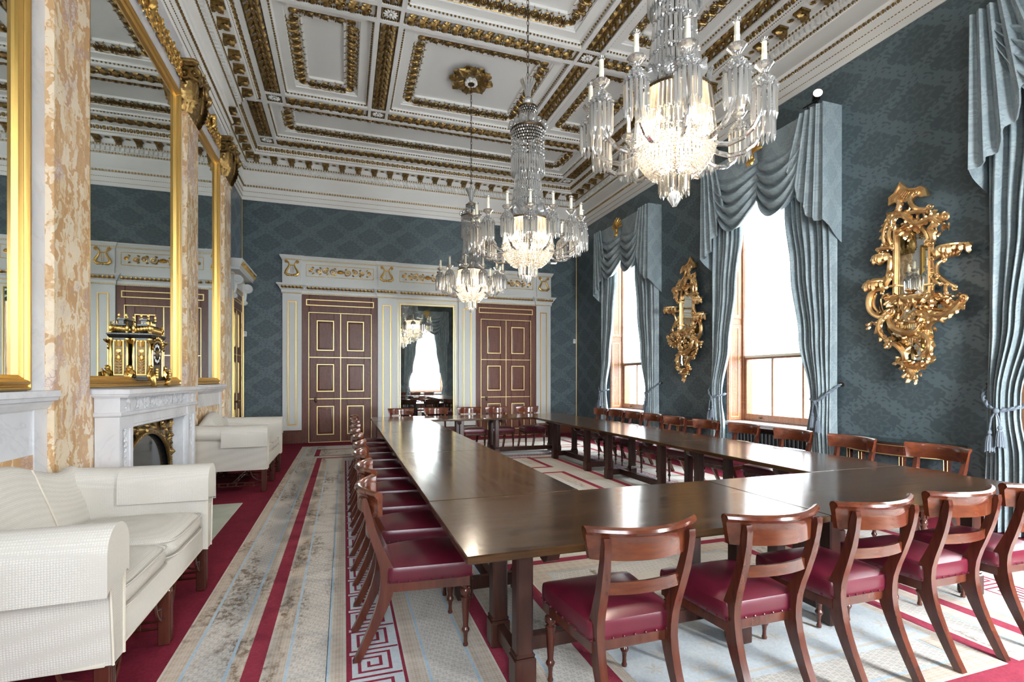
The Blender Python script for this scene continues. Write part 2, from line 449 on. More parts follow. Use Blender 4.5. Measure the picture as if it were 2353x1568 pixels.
# ---------------------------------------------------------------- ornament units (local x along, y across, z relief)
def leaf_unit(L=.1, W=.04, H=.03, lobes=3, curl=.5, nt=6, nj=4):
    b = MB()
    def f(s, t):
        j = t*2 - 1
        w = W*(sin(PI*min(1, .12 + .88*s)))**.6*(1 + .22*sin(2*PI*lobes*s))*(1 - .0*s)
        if s > .97: w = W*.08
        z = H*(sin(PI*s*.85)*.75 + .25*s + .06) * (1 - .55*j*j) + H*.18*cos(j*PI*3)*.5
        return (L*s*(1 - curl*.12*s), j*w, z)
    b.grid(f, nt, nj)
    return b.unit()
def berry_unit(r=.015, nu=7, nv=4):
    b = MB(); b.ell((0,0,r*.5), (r, r, r), nu, nv); return b.unit()
def spiral_pts(R, turns=1.6, n=18, sgn=1, a0=0.0, h=.012, rmin=.16):
    return [(R*(1-(1-rmin)*i/n)*cos(a0 + sgn*2*PI*turns*i/n), R*(1-(1-rmin)*i/n)*sin(a0 + sgn*2*PI*turns*i/n), h*(1 + .5*i/n)) for i in range(n+1)]
U = {}
def make_units():
    U['leaf'] = leaf_unit(.11, .045, .04)
    U['leaf_s'] = leaf_unit(.07, .022, .022, nt=5, nj=2)
    U['leaf_l'] = leaf_unit(.25, .075, .08, lobes=5, nt=12, nj=6)
    U['berry'] = berry_unit()
    b = MB(); b.ell((0,0,0), (.5,.5,.5), 6, 4); U['bead'] = b.unit()
    # rib foliage: bundle of three leaves and a berry, pitch .2
    b = MB()
    for y, a in ((.0, 0), (.045, .5), (-.045, -.5)):
        b.inst(leaf_unit(.15 if y else .17, .040, .06, 3, .6, 8, 4), T(-.055, y*.75, 0) @ RZ(a*1.25))
    b.ell((-.03, 0, .045), (.026,.026,.026), 8, 5)
    U['bundle'] = b.unit()
    # frieze of scrolls and palmettes, pitch .2, width .18
    b = MB()
    pts = spiral_pts(.066, 1.6, 18, 1, PI*1.1, .014, .2)
    b.tube([(p[0]-.035, p[1]+.012, p[2]) for p in pts], [.014 - .006*i/18 for i in range(19)], 5)
    b.ell((-.035, .012, .018), (.016,.016,.016), 6, 4)
    for k in range(3): b.inst(leaf_unit(.05, .014, .02, 1, .5, 3, 2), T(-.035+.06*cos(k*1.3+.5), .012+.06*sin(k*1.3+.5), .004) @ RZ(k*1.3+.9))
    for k in range(5):
        a = (k-2)*.42
        b.inst(leaf_unit(.125 - abs(k-2)*.020, .013, .028, 1, .6, 5, 2), T(.065, -.06, .002) @ RZ(PI/2 - a))
    for s in (-1, 1):
        b.tube([(p[0]+.065+s*.034, p[1]-.072, p[2]*.8) for p in spiral_pts(.026, 1.3, 9, s, PI/2, .012)], [.009 - .004*i/9 for i in range(10)], 4)
    b.tube([(.10,-.085,.006),(.05,-.098,.011),(0,-.088,.012),(-.05,-.098,.011),(-.10,-.085,.006)], .008, 4)
    U['frieze'] = b.unit()
    # egg and tongue, pitch 1 (scaled)
    b = MB(); b.ell((0, 0, .0), (.36,.48,.4), 7, 4); b.add([(.42,-.5,0),(.58,-.5,0),(.5,.5,.06),(.5,-.1,.3)], [(0,1,3),(1,2,3),(2,0,3)])
    U['egg'] = b.unit()
    # small stylised leaf for cymas, pitch 1
    b = MB()
    b.inst(leaf_unit(1.0, .40, .35, 3, .3, 5, 4), T(0, -.5, 0) @ RZ(PI/2))
    b.add([(.42,-.5,0),(.58,-.5,0),(.5,.4,.03),(.5,0,.25)], [(0,1,3),(1,2,3),(2,0,3)])
    U['cymaleaf'] = b.unit()
    # medallion (corona band), pitch 1
    b = MB(); b.ell((0, 0, 0), (.34,.42,.3), 10, 4)
    for k in range(6): b.ell((.22*cos(k*PI/3), .3*sin(k*PI/3), .2), (.09,.1,.12), 5, 3)
    b.inst(leaf_unit(.8, .15, .25, 1, .3, 4, 2), T(.5, -.4, 0) @ RZ(PI/2))
    U['medal'] = b.unit()
    # shell fan
    b = MB()
    for k in range(9):
        a = (k-4)*PI/9.5
        b.inst(leaf_unit(1.0, .15, .22, 1, .4, 5, 2), T(0, -.35, 0) @ RZ(PI/2 + a))
    b.ell((0, -.38, .1), (.22,.16,.2), 8, 5)
    U['shell'] = b.unit()
    # radial rosette
    b = MB()
    for k in range(12): b.inst(leaf_unit(.95, .22, .22, 1, .3, 4, 2), RZ(k*PI/6) @ T(.1, 0, 0))
    b.ell((0, 0, .12), (.26,.26,.2), 10, 5)
    U['rosette'] = b.unit()
make_units()
def run(b, unit, p, q, pitch, side, up, size=None, mi=None, off=0.0):
    """repeat a unit from p to q; side = local y direction, up = relief direction"""
    p, q = Vector(p), Vector(q); d = q - p; L = d.length
    n = max(1, round(L / pitch)); x = d / L; sy, up = Vector(side), Vector(up)
    if x.cross(sy).dot(up) < 0: x = -x; p, q = q, p; d = -d
    sc = size if size else (L/n, L/n, L/n)
    for i in range(n):
        o = p + d*((i + .5)/n) + up*off
        b.inst(unit, basis(o, tuple(x*sc[0]), tuple(sy*sc[1]), tuple(up*sc[2])), mi)
    return b
# ---------------------------------------------------------------- shell
WINS = [2.10, 6.02, 9.94]          # window centres along the right wall
REAR_W = [4.06, -.09]              # window centres along the wall behind the camera
def wall(name, w, a0, a1, openings, m, label, h=ZC + .3):
    """a wall built as a sheet with real openings, .5 m thick behind"""
    b = MB()
    xs = sorted({a0, a1, *[o[0] for o in openings], *[o[1] for o in openings]})
    ys = sorted({0, h, *[o[2] for o in openings], *[o[3] for o in openings]})
    for i in range(len(xs)-1):
        for j in range(len(ys)-1):
            cx_, cy_ = (xs[i]+xs[i+1])/2, (ys[j]+ys[j+1])/2
            if any(o[0] < cx_ < o[1] and o[2] < cy_ < o[3] for o in openings): continue
            b.rect(xs[i], ys[j], xs[i+1], ys[j+1], 0); b.rect(xs[i], ys[j], xs[i+1], ys[j+1], -.5)
    for o in openings:
        x0, x1, y0, y1 = o
        b.add([(x0,y0,0),(x1,y0,0),(x1,y0,-.5),(x0,y0,-.5),(x0,y1,0),(x1,y1,0),(x1,y1,-.5),(x0,y1,-.5)],
              [(0,1,2,3),(4,7,6,5),(0,3,7,4),(1,5,6,2)])
    o = b.build(name, m, smooth=False, M=WM(w, 0))
    o['kind'] = 'structure'; o['label'] = label; o['category'] = 'wall'
    return o
hw = .92
wall('wall_right', 'R', -YB, -YR, [(-c-hw, -c+hw, .0, 4.75) for c in WINS], M['silk'], 'blue damask wall with the three tall windows')
wall('wall_back', 'B', XL, XR, [], M['silk'], 'dark blue damask wall behind the pair of oak doors')
wall('wall_left', 'L', YR, YB, [], M['silk'], 'fireplace wall behind the marble pilasters')
wall('wall_rear', 'F', -XR, -XL, [(-c-hw, -c+hw, .0, 4.75) for c in REAR_W], M['silk'], 'damask wall seen only in the pier glass between the doors')
b = MB(); b.box((XL-.5, YR-.5, -.2), (XR+.5, YB+.5, 0))
o = b.build('floor', M['c_red'], smooth=False); tag(o, 'floor under the fitted red carpet', 'floor', kind='structure')

# ---------------------------------------------------------------- ceiling
def ceiling():
    zc = ZC
    rows = [-.50, 1.355, 4.23, 7.373, 10.245, 12.10]      # rib lines across
    cols = [-1.23, .63, 3.745, 5.56]                        # rib lines along
    X0, X1 = -1.45, 5.777; Xf = -1.835; Y0, Y1 = YR + .37, YB - .37
    yj = 10.385                                            # where the chimney-side cornice steps back
    hr = .135                                              # half width of a gilded strip
    hp = .205                                              # half width of a rib
    panels = []
    for i in range(3):
        for j in range(1, 4):
            panels.append((cols[i]+hp, rows[j]+hp, cols[i+1]-hp, rows[j+1]-hp))
    panels.append((Xf + .445, rows[4]+hp, cols[3]-hp, rows[5]-hp))
    panels.append((cols[0]+hp, rows[0]+hp, cols[3]-hp, rows[1]-hp))
    # rib soffit with holes for panels and recessed strips
    strips = []
    sq = []
    for j, y in enumerate(rows):
        cs = cols if j != 5 else [-1.6] + cols[3:]
        if j == 4: cs = cols
        if j in (0, ): cs = [cols[0], cols[3]]
        for c in cs: sq.append((c-hr, y-hr, c+hr, y+hr))
        for k in range(len(cs)-1): strips.append((cs[k]+hr+.055, y-hr, cs[k+1]-hr-.055, y+hr))
    for i, c in enumerate(cols):
        for j in range(len(rows)-1):
            if i in (1, 2) and j in (0, 4): continue
            cc = -1.6 if (i == 0 and j == 4) else c
            strips.append((cc-hr, rows[j]+hr+.055, cc+hr, rows[j+1]-hr-.055))
    sq.append((-1.6-hr, rows[4]-hr, -1.6+hr, rows[4]+hr))
    holes = panels + strips + sq
    xs = sorted({XL, XR, *[h[0] for h in holes], *[h[2] for h in holes]}); ys = sorted({YR, YB, *[h[1] for h in holes], *[h[3] for h in holes]})
    b = MB()
    for i in range(len(xs)-1):
        for j in range(len(ys)-1):
            cx_, cy_ = (xs[i]+xs[i+1])/2, (ys[j]+ys[j+1])/2
            if any(h[0] < cx_ < h[2] and h[1] < cy_ < h[3] for h in holes): continue
            b.add([(xs[i],ys[j],zc),(xs[i],ys[j+1],zc),(xs[i+1],ys[j+1],zc),(xs[i+1],ys[j],zc)], [(0,1,2,3)])
    b.box((XL-.5, YR-.5, zc+.26), (XR+.5, YB+.5, zc+.4))
    R = lambda x0, y0, x1, y1: [(x0,y0),(x1,y0),(x1,y1),(x0,y1)]
    for p in panels:
        # rib side, egg moulding ledge, margin, cove for the gilded frieze, inner field
        b.mould([(0, zc), (0, zc+.045), (.035, zc+.05), (.035, zc+.075), (.06, zc+.085), (.19, zc+.085)], R(*p))
        b.mould([(.19, zc+.085), (.195, zc+.105), (.225, zc+.11), (.23, zc+.125), (.40, zc+.165), (.405, zc+.15), (.43, zc+.15), (.435, zc+.19)], R(*p))
        b.add([(p[0]+.435,p[1]+.435,zc+.19),(p[0]+.435,p[3]-.435,zc+.19),(p[2]-.435,p[3]-.435,zc+.19),(p[2]-.435,p[1]+.435,zc+.19)], [(0,1,2,3)], 1)
    for p in strips + sq:
        b.mould([(0, zc), (.004, zc+.045)], R(*p))
        q = .004
        b.add([(p[0]+q,p[1]+q,zc+.045),(p[0]+q,p[3]-q,zc+.045),(p[2]-q,p[3]-q,zc+.045),(p[2]-q,p[1]+q,zc+.045)], [(0,1,2,3)])
    c = b.build('ceiling', [M['plaster'], M['plaster2']], smooth=False)
    tag(c, 'coffered plaster ceiling with gilded ribs', 'ceiling', kind='structure')
    up = (0, 0, -1)
    g = MB()      # bead and egg mouldings
    fo = MB()     # foliage of the ribs
    fr = MB()     # friezes round the fields
    ro = MB()     # rosettes at the crossings
    def beads(p, z, ins, pitch, sx, sy, sz):
        x0, y0, x1, y1 = p[0]+ins, p[1]+ins, p[2]-ins, p[3]-ins
        for a, c_, sd in (((x0,y0,z),(x1,y0,z),(0,1,0)), ((x1,y0,z),(x1,y1,z),(1,0,0)), ((x1,y1,z),(x0,y1,z),(0,1,0)), ((x0,y1,z),(x0,y0,z),(1,0,0))):
            run(g, U['bead'], a, c_, pitch, sd, up, (sx, sy, sz))
    for p in panels:
        beads(p, zc+.05, .02, .058, .036, .034, .05)
        i = .315; z = zc + .145
        x0, y0, x1, y1 = p[0]+i, p[1]+i, p[2]-i, p[3]-i
        e = .09
        for a, c_, sd in (((x0+e,y0,z),(x1-e,y0,z),(0,1,.23)), ((x1,y0+e,z),(x1,y1-e,z),(-1,0,.23)), ((x1-e,y1,z),(x0+e,y1,z),(0,-1,.23)), ((x0,y1-e,z),(x0,y0+e,z),(1,0,.23))):
            run(fr, U['frieze'], a, c_, .19, sd, up, (1, 1.1, 1.2))
        for cx_, cy_, a in ((x0,y0,PI*.25),(x1,y0,PI*.75),(x1,y1,PI*1.25),(x0,y1,PI*1.75)):
            for k in (-.7, -.35, 0, .35, .7):
                fr.inst(leaf_unit(.17-.06*abs(k), .025, .04, 1, .4, 5, 2), basis((cx_-.07*cos(a), cy_-.07*sin(a), z), (cos(a+k), sin(a+k), .1), (sin(a+k), -cos(a+k), 0), (0,0,-1)))
    for p in strips:
        beads(p, zc+.03, .012, .032, .03, .026, .04)
        lx, ly = p[2]-p[0], p[3]-p[1]
        z = zc + .043
        if lx > ly: run(fo, U['bundle'], (p[0]+.05,(p[1]+p[3])/2,z), (p[2]-.05,(p[1]+p[3])/2,z), .165, (0,1,0), up, (1.05, .95, 1))
        else: run(fo, U['bundle'], ((p[0]+p[2])/2,p[1]+.05,z), ((p[0]+p[2])/2,p[3]-.05,z), .165, (1,0,0), up, (1.05, .95, 1))
    for p in sq:
        beads(p, zc+.03, .012, .032, .03, .026, .04)
        cx_, cy_ = (p[0]+p[2])/2, (p[1]+p[3])/2
        ro.ell((cx_, cy_, zc+.04), (.098,.098,.03), 16, 4, 1)
        ro.inst(U['rosette'], basis((cx_, cy_, zc+.03), (.1,0,0), (0,-.1,0), (0,0,-.12)), 0)
        ro.add([(p[0]+.03,p[1]+.03,zc+.042),(p[0]+.03,p[3]-.03,zc+.042),(p[2]-.03,p[3]-.03,zc+.042),(p[2]-.03,p[1]+.03,zc+.042)], [(0,1,2,3)], 1)
    for bb, n, mm in ((g, 'bead_moulding', M['gold_old']), (fo, 'rib_foliage', M['gold_old']), (fr, 'frieze_scrolls', M['gold_old']), (ro, 'rosettes', [M['plaster'], M['gold_old']])):
        q = bb.build(n, mm, c); q['label'] = {'bead_moulding': 'gilded bead mouldings', 'rib_foliage': 'gilded acanthus foliage along the ribs', 'frieze_scrolls': 'gilded scroll friezes round the fields', 'rosettes': 'white rosettes on gilded squares'}[n]
ceiling()

# ---------------------------------------------------------------- cornice
BREAST = .305     # the fireplace wall stands this far in front of the side wall
def cornice():
    d = .385
    inner = [(XR, YR), (XR, YB), (XL, YB), (XL, YR)]                    # seen from inside, counter-clockwise
    loop_lo = [(XL, YR), (XR, YR), (XR, YB), (XL, YB), (XL, 9.70), (XL+BREAST, 9.70), (XL+BREAST, 1.9), (XL, 1.9)]
    loop_up = [(XL, YR), (XR, YR), (XR, YB), (XL, YB), (XL, 9.78), (XL+d, 9.78), (XL+d, 1.82), (XL, 1.82)]
    b = MB()
    z = ZW
    lo = [(0, z), (.016, z), (.016, z+.075), (.022, z+.08), (.028, z+.085), (.028, z+.18), (.034, z+.185), (.040, z+.19), (.040, z+.285), (.05, z+.29),
          (.055, z+.325), (.062, z+.33), (.085, z+.365), (.085, z+.38), (.02, z+.385), (.02, 6.232)]
    b.mould(lo, loop_lo)
    upr = [(-.4, 6.222), (.02, 6.225), (.05, 6.235), (.05, 6.27), (.055, 6.275), (.055, 6.365), (.12, 6.37), (.135, 6.405), (.145, 6.41), (.145, 6.49), (.145, 6.505), (.31, 6.512), (.31, 6.56), (.325, 6.565),
           (.335, 6.585), (.34, 6.59), (.35, 6.62), (.372, 6.67), (.385, 6.672), (.385, 6.71)]
    b.mould(upr, loop_up)
    c = b.build('trim_1', M['plaster'], smooth=False)
    tag(c, 'white and gilt cornice running round the top of the walls', 'cornice', kind='structure')
    g, den, mo = MB(), MB(), MB()
    def edges(loop, off):
        n = len(loop); L = [Vector(p) for p in loop]
        res = []
        for i in range(n):
            p, q = L[i], L[(i+1) % n]
            t = (q-p).normalized(); nrm = Vector((-t.y, t.x))
            pr = (p - L[i-1]).normalized(); nx = (L[(i+2) % n] - q).normalized()
            s0 = off if pr.cross(t) > 0 else -off
            s1 = off if t.cross(nx) > 0 else -off
            res.append((p + nrm*off + t*s0, q + nrm*off - t*s1, t, nrm))
        return res
    def band(unit, loop, off, z, pitch, size, upv=.7, mi=0, bb=g):
        for p, q, t, nrm in edges(loop, off):
            if (q-p).length < pitch: continue
            u = Vector((nrm.x, nrm.y, -upv)).normalized(); sy = Vector((nrm.x*upv, nrm.y*upv, 1)).normalized()
            run(bb, unit, (p.x,p.y,z), (q.x,q.y,z), pitch, sy, u, size, mi)
    band(U['egg'], loop_lo, .056, z+.307, .058, (.058,.052,.035), .35)
    band(U['bead'], loop_lo, .024, z+.08, .03, (.026,.012,.014), .3)
    band(U['bead'], loop_lo, .036, z+.185, .04, (.034,.014,.016), .3)
    band(U['egg'], loop_up, .05, 6.25, .055, (.055,.05,.035), .3)
    band(U['egg'], loop_up, .125, 6.388, .055, (.055,.045,.032), .6)
    band(U['bead'], loop_up, .322, 6.573, .034, (.03,.022,.022), .3)
    band(U['medal'], loop_up, .357, 6.635, .115, (.112,.105,.06), .45)
    for p, q, t, nrm in edges(loop_up, .055):                           # dentils
        L = (q-p).length; n = int(L / .085)
        for i in range(n):
            o_ = p + t*(L*(i+.5)/n)
            den.add(*boxuv(o_, t, nrm, .024, .055, 6.285, 6.36))
    for p, q, t, nrm in edges(loop_up, .145):                           # modillions and coffer flowers
        L = (q-p).length; n = max(1, round(L / .36))
        if L < .3: continue
        for i in range(n):
            o_ = p + t*(L*(i+.5)/n)
            fr = basis((o_.x, o_.y, 6.5), (nrm.x, nrm.y, 0), (t.x, t.y, 0), (0,0,1))
            fr = fr if Vector((nrm.x,nrm.y,0)).cross(Vector((t.x,t.y,0))).z > 0 else basis((o_.x,o_.y,6.5),(nrm.x,nrm.y,0),(-t.x,-t.y,0),(0,0,1))
            prof = [(0,0),(.15,0),(.155,-.03),(.135,-.055),(.10,-.05),(.06,-.065),(.03,-.10),(0,-.105)]
            k = len(prof); w = .052
            mo.add([(x,-w,zz) for x,zz in prof]+[(x,w,zz) for x,zz in prof], [tuple(range(k)), tuple(range(k,2*k))[::-1]] + [(i_,(i_+1)%k,k+(i_+1)%k,k+i_) for i_ in range(k)], 0, fr)
            mo.inst(leaf_unit(.17,.05,.05,4,.4,7,4), fr @ basis((.0,0,-.085), (.95,0,.35), (0,-1,0), (.35,0,-.95)))
            mo.box((-.002,-.075,-.022), (.16,.075,.008), 0, fr)
            o2 = p + t*(L*(i+1)/n)
            if i < n-1: mo.inst(U['rosette'], basis((o2.x+nrm.x*.08, o2.y+nrm.y*.08, 6.508), (.045,0,0), (0,-.045,0), (0,0,-.06)))
    q = g.build('egg_and_dart', M['gold_old'], c); q['label'] = 'gilded egg and dart mouldings'
    den.build('dentils', M['plaster'], c, smooth=False)
    q = mo.build('modillions', M['gold_old'], c); q['label'] = 'gilded scroll brackets under the corona'
def boxuv(o_, t, nrm, hw_, dep, z0, z1):
    v = []
    for zz in (z0, z1):
        for a, dd in ((-hw_,0),(hw_,0),(hw_,dep),(-hw_,dep)):
            v.append((o_.x + t.x*a + nrm.x*dd, o_.y + t.y*a + nrm.y*dd, zz))
    return v, [(0,3,2,1),(4,5,6,7),(0,1,5,4),(1,2,6,5),(2,3,7,6),(3,0,4,7)]
cornice()

def rectloop(x0, y0, x1, y1): return [(x0,y0),(x1,y0),(x1,y1),(x0,y1)]
def frame_line(b, x0, y0, x1, y1, w, z, h, mi=0, mw=None):
    """thin raised moulding round a rectangle in wall coordinates"""
    b.mould([(0, z), (w*.2, z+h), (w*.8, z+h), (w, z)], rectloop(x0, y0, x1, y1), True, mi, mw)

# ---------------------------------------------------------------- the painted doorcase on the back wall, with its doors and pier glass
def doorcase():
    W = WM('B', 0)
    r = thing('trim_2', 'grey white doorcase framing both oak doors and the pier glass', 'doorcase', W, kind='structure')
    piers = [(-1.349,-.938), (.775,1.20), (2.78,3.226), (4.905,5.321)]
    b, g = MB(), MB()
    for x0, x1 in piers:
        b.box((x0, .30, 0), (x1, 3.50, .10))
        m_ = (x1-x0)*.26
        frame_line(g, x0+m_, .42, x1-m_, 3.30, .028, .10, .010)
        b.box((x0, 3.70, 0), (x1, 3.85, .135)); b.box((x0, 3.85, 0), (x1, 4.27, .12))
    b.box((-1.32, 3.70, 0), (5.29, 3.84, .11)); b.box((-1.30, 3.84, 0), (5.27, 4.27, .09))
    b.box((1.20, 3.36, 0), (2.78, 3.50, .06)); b.box((1.20,.30,0),(1.30,3.36,.06)); b.box((2.665,.30,0),(2.78,3.36,.06))
    # main ledge and attic cap follow the breaks over the piers; plan view: x along, y = -out
    P = basis((0,0,0), (1,0,0), (0,0,-1), (0,1,0))
    def breaks(base, fwd):
        pts = [(piers[0][0], 0)]
        for i, (x0, x1) in enumerate(piers):
            pts += [(x0, -fwd), (x1, -fwd)]
            if i < 3: pts += [(x1, -base), (piers[i+1][0], -base)]
        return pts + [(piers[-1][1], 0)]
    led = [(0, 3.47), (-.012, 3.475), (-.018, 3.50), (-.024, 3.505), (-.028, 3.56), (-.045, 3.565), (-.06, 3.60), (-.10, 3.66), (-.115, 3.665), (-.118, 3.70), (.0, 3.702)]
    b.mould(led, breaks(.06, .10), False, 0, P)
    cap = [(0, 4.24), (-.012, 4.25), (-.016, 4.27), (-.03, 4.285), (-.045, 4.32), (-.055, 4.325), (-.055, 4.354), (.12, 4.356)]
    b.mould(cap, breaks(.09, .12), False, 0, P)
    bp = breaks(.06, .10)
    for i in range(1, len(bp)-2):
        (xa, ya), (xb, yb) = bp[i], bp[i+1]
        if abs(xb-xa) < .1: continue
        run(g, U['cymaleaf'], (xa-.03 if i%4==1 else xa+.1, 3.622, -ya+.085), (xb+.03 if i%4==1 else xb-.1, 3.622, -yb+.085), .085, (0,.75,.45), (0,-.45,.75), (.085,.088,.05))
        run(g, U['bead'], (xa, 3.488, -ya+.016), (xb, 3.488, -yb+.016), .035, (0,1,0), (0,0,1), (.032,.026,.022))
    bp = breaks(.09, .12)
    for i in range(1, len(bp)-2):
        (xa, ya), (xb, yb) = bp[i], bp[i+1]
        if abs(xb-xa) > .1: run(g, U['bead'], (xa, 4.262, -ya+.016), (xb, 4.262, -yb+.016), .035, (0,1,0), (0,0,1), (.032,.022,.02))
    # lyres on the pier blocks
    for x0, x1 in piers:
        c = (x0+x1)/2
        for s in (-1, 1):
            pts = [(c+s*.02,3.90,.13),(c+s*.09,3.90,.135),(c+s*.135,3.935,.135),(c+s*.12,4.0,.13),(c+s*.075,4.07,.13),(c+s*.055,4.14,.13),(c+s*.075,4.19,.13),(c+s*.11,4.2,.13)]
            g.tube(pts, [.022,.034,.034,.028,.02,.016,.018,.02], 8, 0)
            g.inst(U['rosette'], basis((c+s*.115, 4.21, .13), (.045,0,0), (0,.045,0), (0,0,.05)))
            g.ell((c+s*.06, 3.90, .135), (.04,.032,.03), 8, 5)
            g.tube([(c+s*.02,3.94,.125),(c+s*.02,4.13,.125)], .005, 5)
        g.tube([(c-.07,4.135,.13),(c+.07,4.135,.13)], .014, 6); g.ell((c, 3.895, .13), (.03,.03,.03), 8, 5)
    # scroll panels between the blocks
    for i in range(3):
        x0, x1 = piers[i][1]+.10, piers[i+1][0]-.10; c = (x0+x1)/2
        if i != 1: x0 += .0
        run(g, U['bead'], (x0,3.90,.096),(x1,3.90,.096), .03, (0,1,0), (0,0,1), (.028,.02,.018)); run(g, U['bead'], (x0,4.17,.096),(x1,4.17,.096), .03, (0,1,0), (0,0,1), (.028,.02,.018))
        run(g, U['bead'], (x0,3.90,.096),(x0,4.17,.096), .03, (1,0,0), (0,0,1), (.028,.02,.018)); run(g, U['bead'], (x1,3.90,.096),(x1,4.17,.096), .03, (1,0,0), (0,0,1), (.028,.02,.018))
        g.inst(U['shell'], basis((c, 4.035, .10), (.10,0,0), (0,.095,0), (0,0,.12)))
        half = (x1-x0)/2 - .05
        for s in (-1, 1):
            k = 4
            for q in range(k):
                R_ = .085 - .012*q
                px = c + s*(.17 + (half-.22)*q/(k-1)); sg = s*(1 if q % 2 == 0 else -1)
                g.tube([(px+p[0], 4.035+p[1], .095+p[2]) for p in spiral_pts(R_, 1.6, 16, sg, (PI*.9 if s > 0 else .1*PI), .01)], [.013-.006*j/16 for j in range(17)], 5)
                g.ell((px, 4.035, .115), (.022,.022,.016), 7, 4)
                for e in (-1, 1): g.inst(U['leaf_s'], basis((px-s*.07, 4.035+e*.055, .095), (s*.7, e*.5, .2), (-e*.5*1, s*.7*1, 0), (0,0,1)) @ S(1.0))
    b.build('case', M['paint'], r, smooth=False)
    q = g.build('gilding', M['gold'], r); q['label'] = 'gilded lyres, shells, scrolls and leaf mouldings'
    # dark plinths
    p = MB()
    for x0, x1 in piers: p.box((x0-.02, 0, 0), (x1+.02, .27, .13)); p.mould([(0,.27),(.01,.30),(.03,.31)], [(x0-.02,0),(x0-.02,-.13),(x1+.02,-.13),(x1+.02,0)], False, 0, P); p.box((x0,.27,0),(x1,.31,.11))
    p.box((1.20,0,0),(2.78,.28,.09))
    p.build('plinth', M['oak'], r, smooth=False)
    return r
doorcase()

def door_set(name, label, x0, x1, knob_side=-1, w='B', a=0, top=3.47, lh=3.05, fw=.16, leaf=True):
    W = WM(w, a)
    r = thing(name, label, 'door', W, kind='structure')
    b, g = MB(), MB()
    b.cbox((x0, 0, 0), (x0+fw, top, .065)); b.cbox((x1-fw, 0, 0), (x1, top, .065)); b.cbox((x0+fw, lh, 0), (x1-fw, top, .06))
    frame_line(g, x0+.09, lh+.17, x1-.09, top-.10, .024, .062, .010)
    frame_line(g, x0+fw-.018, .0, x1-fw+.018, lh+.018, .018, .064, .008)
    b.build('door_frame', M['oak'], r); 
    d = MB(); xl, xr = x0+fw, x1-fw; xm = (xl+xr)/2; d.box((xl, .01, 0), (xr, lh, .03))
    ys = [(2.17, 2.88), (1.20, 1.85), (.18, .86)]
    st = .15
    for (xa, xb) in ((xl+.015, xm), (xm, xr-.015)):
        pa, pb = xa+st, xb-st
        hs = [.01, .17, .87, 1.19, 1.86, 2.16, 2.89, lh]
        for k in (0, 2, 4, 6): d.cbox((pa, hs[k], .02), (pb, hs[k+1], .046), .004)
        d.cbox((xa, .01, .02), (pa, lh, .046), .004); d.cbox((pb, .01, .02), (xb, lh, .046), .004)
        for y0, y1 in ys:
            frame_line(g, pa-.004, y0-.004, pb+.004, y1+.004, .026, .044, .009)
            d.mould([(.02,.030),(.06,.040)], rectloop(pa, y0, pb, y1)); d.rect(pa+.06, y0+.06, pb-.06, y1-.06, .040)
    for y in (1.03, 2.01): g.box((xl, y-.008, .04), (xr, y+.008, .051))
    g.box((xm-.008, .0, .04), (xm+.008, lh, .053))
    lf = d.build('door_leaf', M['oak'], r); q = g.build('gilt_moulding', M['gold_line'], r); q['label'] = 'thin gilded mouldings round the panels'
    h = MB()
    kx = xl + .14 if knob_side < 0 else xr - .14
    h.lathe([(.0,.046),(.035,.046),(.032,.055),(.012,.06),(.011,.085),(.022,.092),(.03,.108),(.022,.125),(0,.128)], 14, 0, T(kx, 1.03, 0)); h.ell((kx, 1.0, .05), (.028,.07,.012), 10, 6)
    q = h.build('door_handle', M['bronze'], lf); q['label'] = 'brass door knob on an oval plate'
    hg = MB()
    for y in (.35, 1.45, 2.6):
        s = xr if knob_side < 0 else xl
        hg.tube([(s, y, .055), (s, y+.11, .055)], .012, 8)
    hg.build('hinges', M['bronze'], r)
    return r
door_set('door_1', 'left oak double door with gilt lines, beside the far sofa', -.938, .775)
door_set('door_2', 'right oak double door with gilt lines, near the window corner', 3.226, 4.905)

def pier_glass():
    W = WM('B', 0)
    r = thing('pier_glass', 'tall pier glass between the two oak doors', 'mirror', W)
    b = MB(); b.rect(1.30, .45, 2.665, 3.36, .045); b.build('mirror_glass', M['mirror'], r, smooth=False)
    g = MB(); g.mould([(-.0,.061),(.004,.07),(.022,.07),(.03,.047)], rectloop(1.30, .45, 2.665, 3.36)); g.mould([(-.05,.061),(-.045,.066),(-.035,.066),(-.03,.061)], rectloop(1.30,.45,2.665,3.36))
    g.build('gilt_edge', M['gold_line'], r)
    s = MB(); s.box((1.28, .29, .061), (2.69, .45, .09)); s.build('base_rail', M['paint'], r, smooth=False)
pier_glass()

# dark skirting of the plain stretches
def skirting(nm, w, spans, label):
    b = MB()
    for x0, x1 in spans: b.box((x0, 0, 0), (x1, .24, .03)); b.box((x0, .24, 0), (x1, .29, .018)); b.box((x0, 0, .03), (x1, .05, .042))
    o = b.build(nm, M['oak'], smooth=False, M=WM(w, 0)); tag(o, label, 'skirting board', kind='structure')
skirting('baseboard_back', 'B', [(XL+.05,-1.38),(5.35,XR-.05)], 'dark wooden skirting board along the door wall')
skirting('baseboard_right', 'R', [(-YB+.05,-9.94-hw),(-9.94+hw,-6.02-hw),(-6.02+hw,-2.1-hw),(-2.1+hw,-YR-.05)], 'dark wooden skirting board along the window wall')
# thin corner beads of the silk covering
b = MB()
for x, y in ((XL+.012, YB-.012), (XR-.012, YB-.012)): b.tube([(x,y,.3),(x,y,ZW)], .011, 6)
o = b.build('trim_3', M['gold_line']); tag(o, 'thin pale corner beads edging the silk wall covering', 'trim', kind='structure')
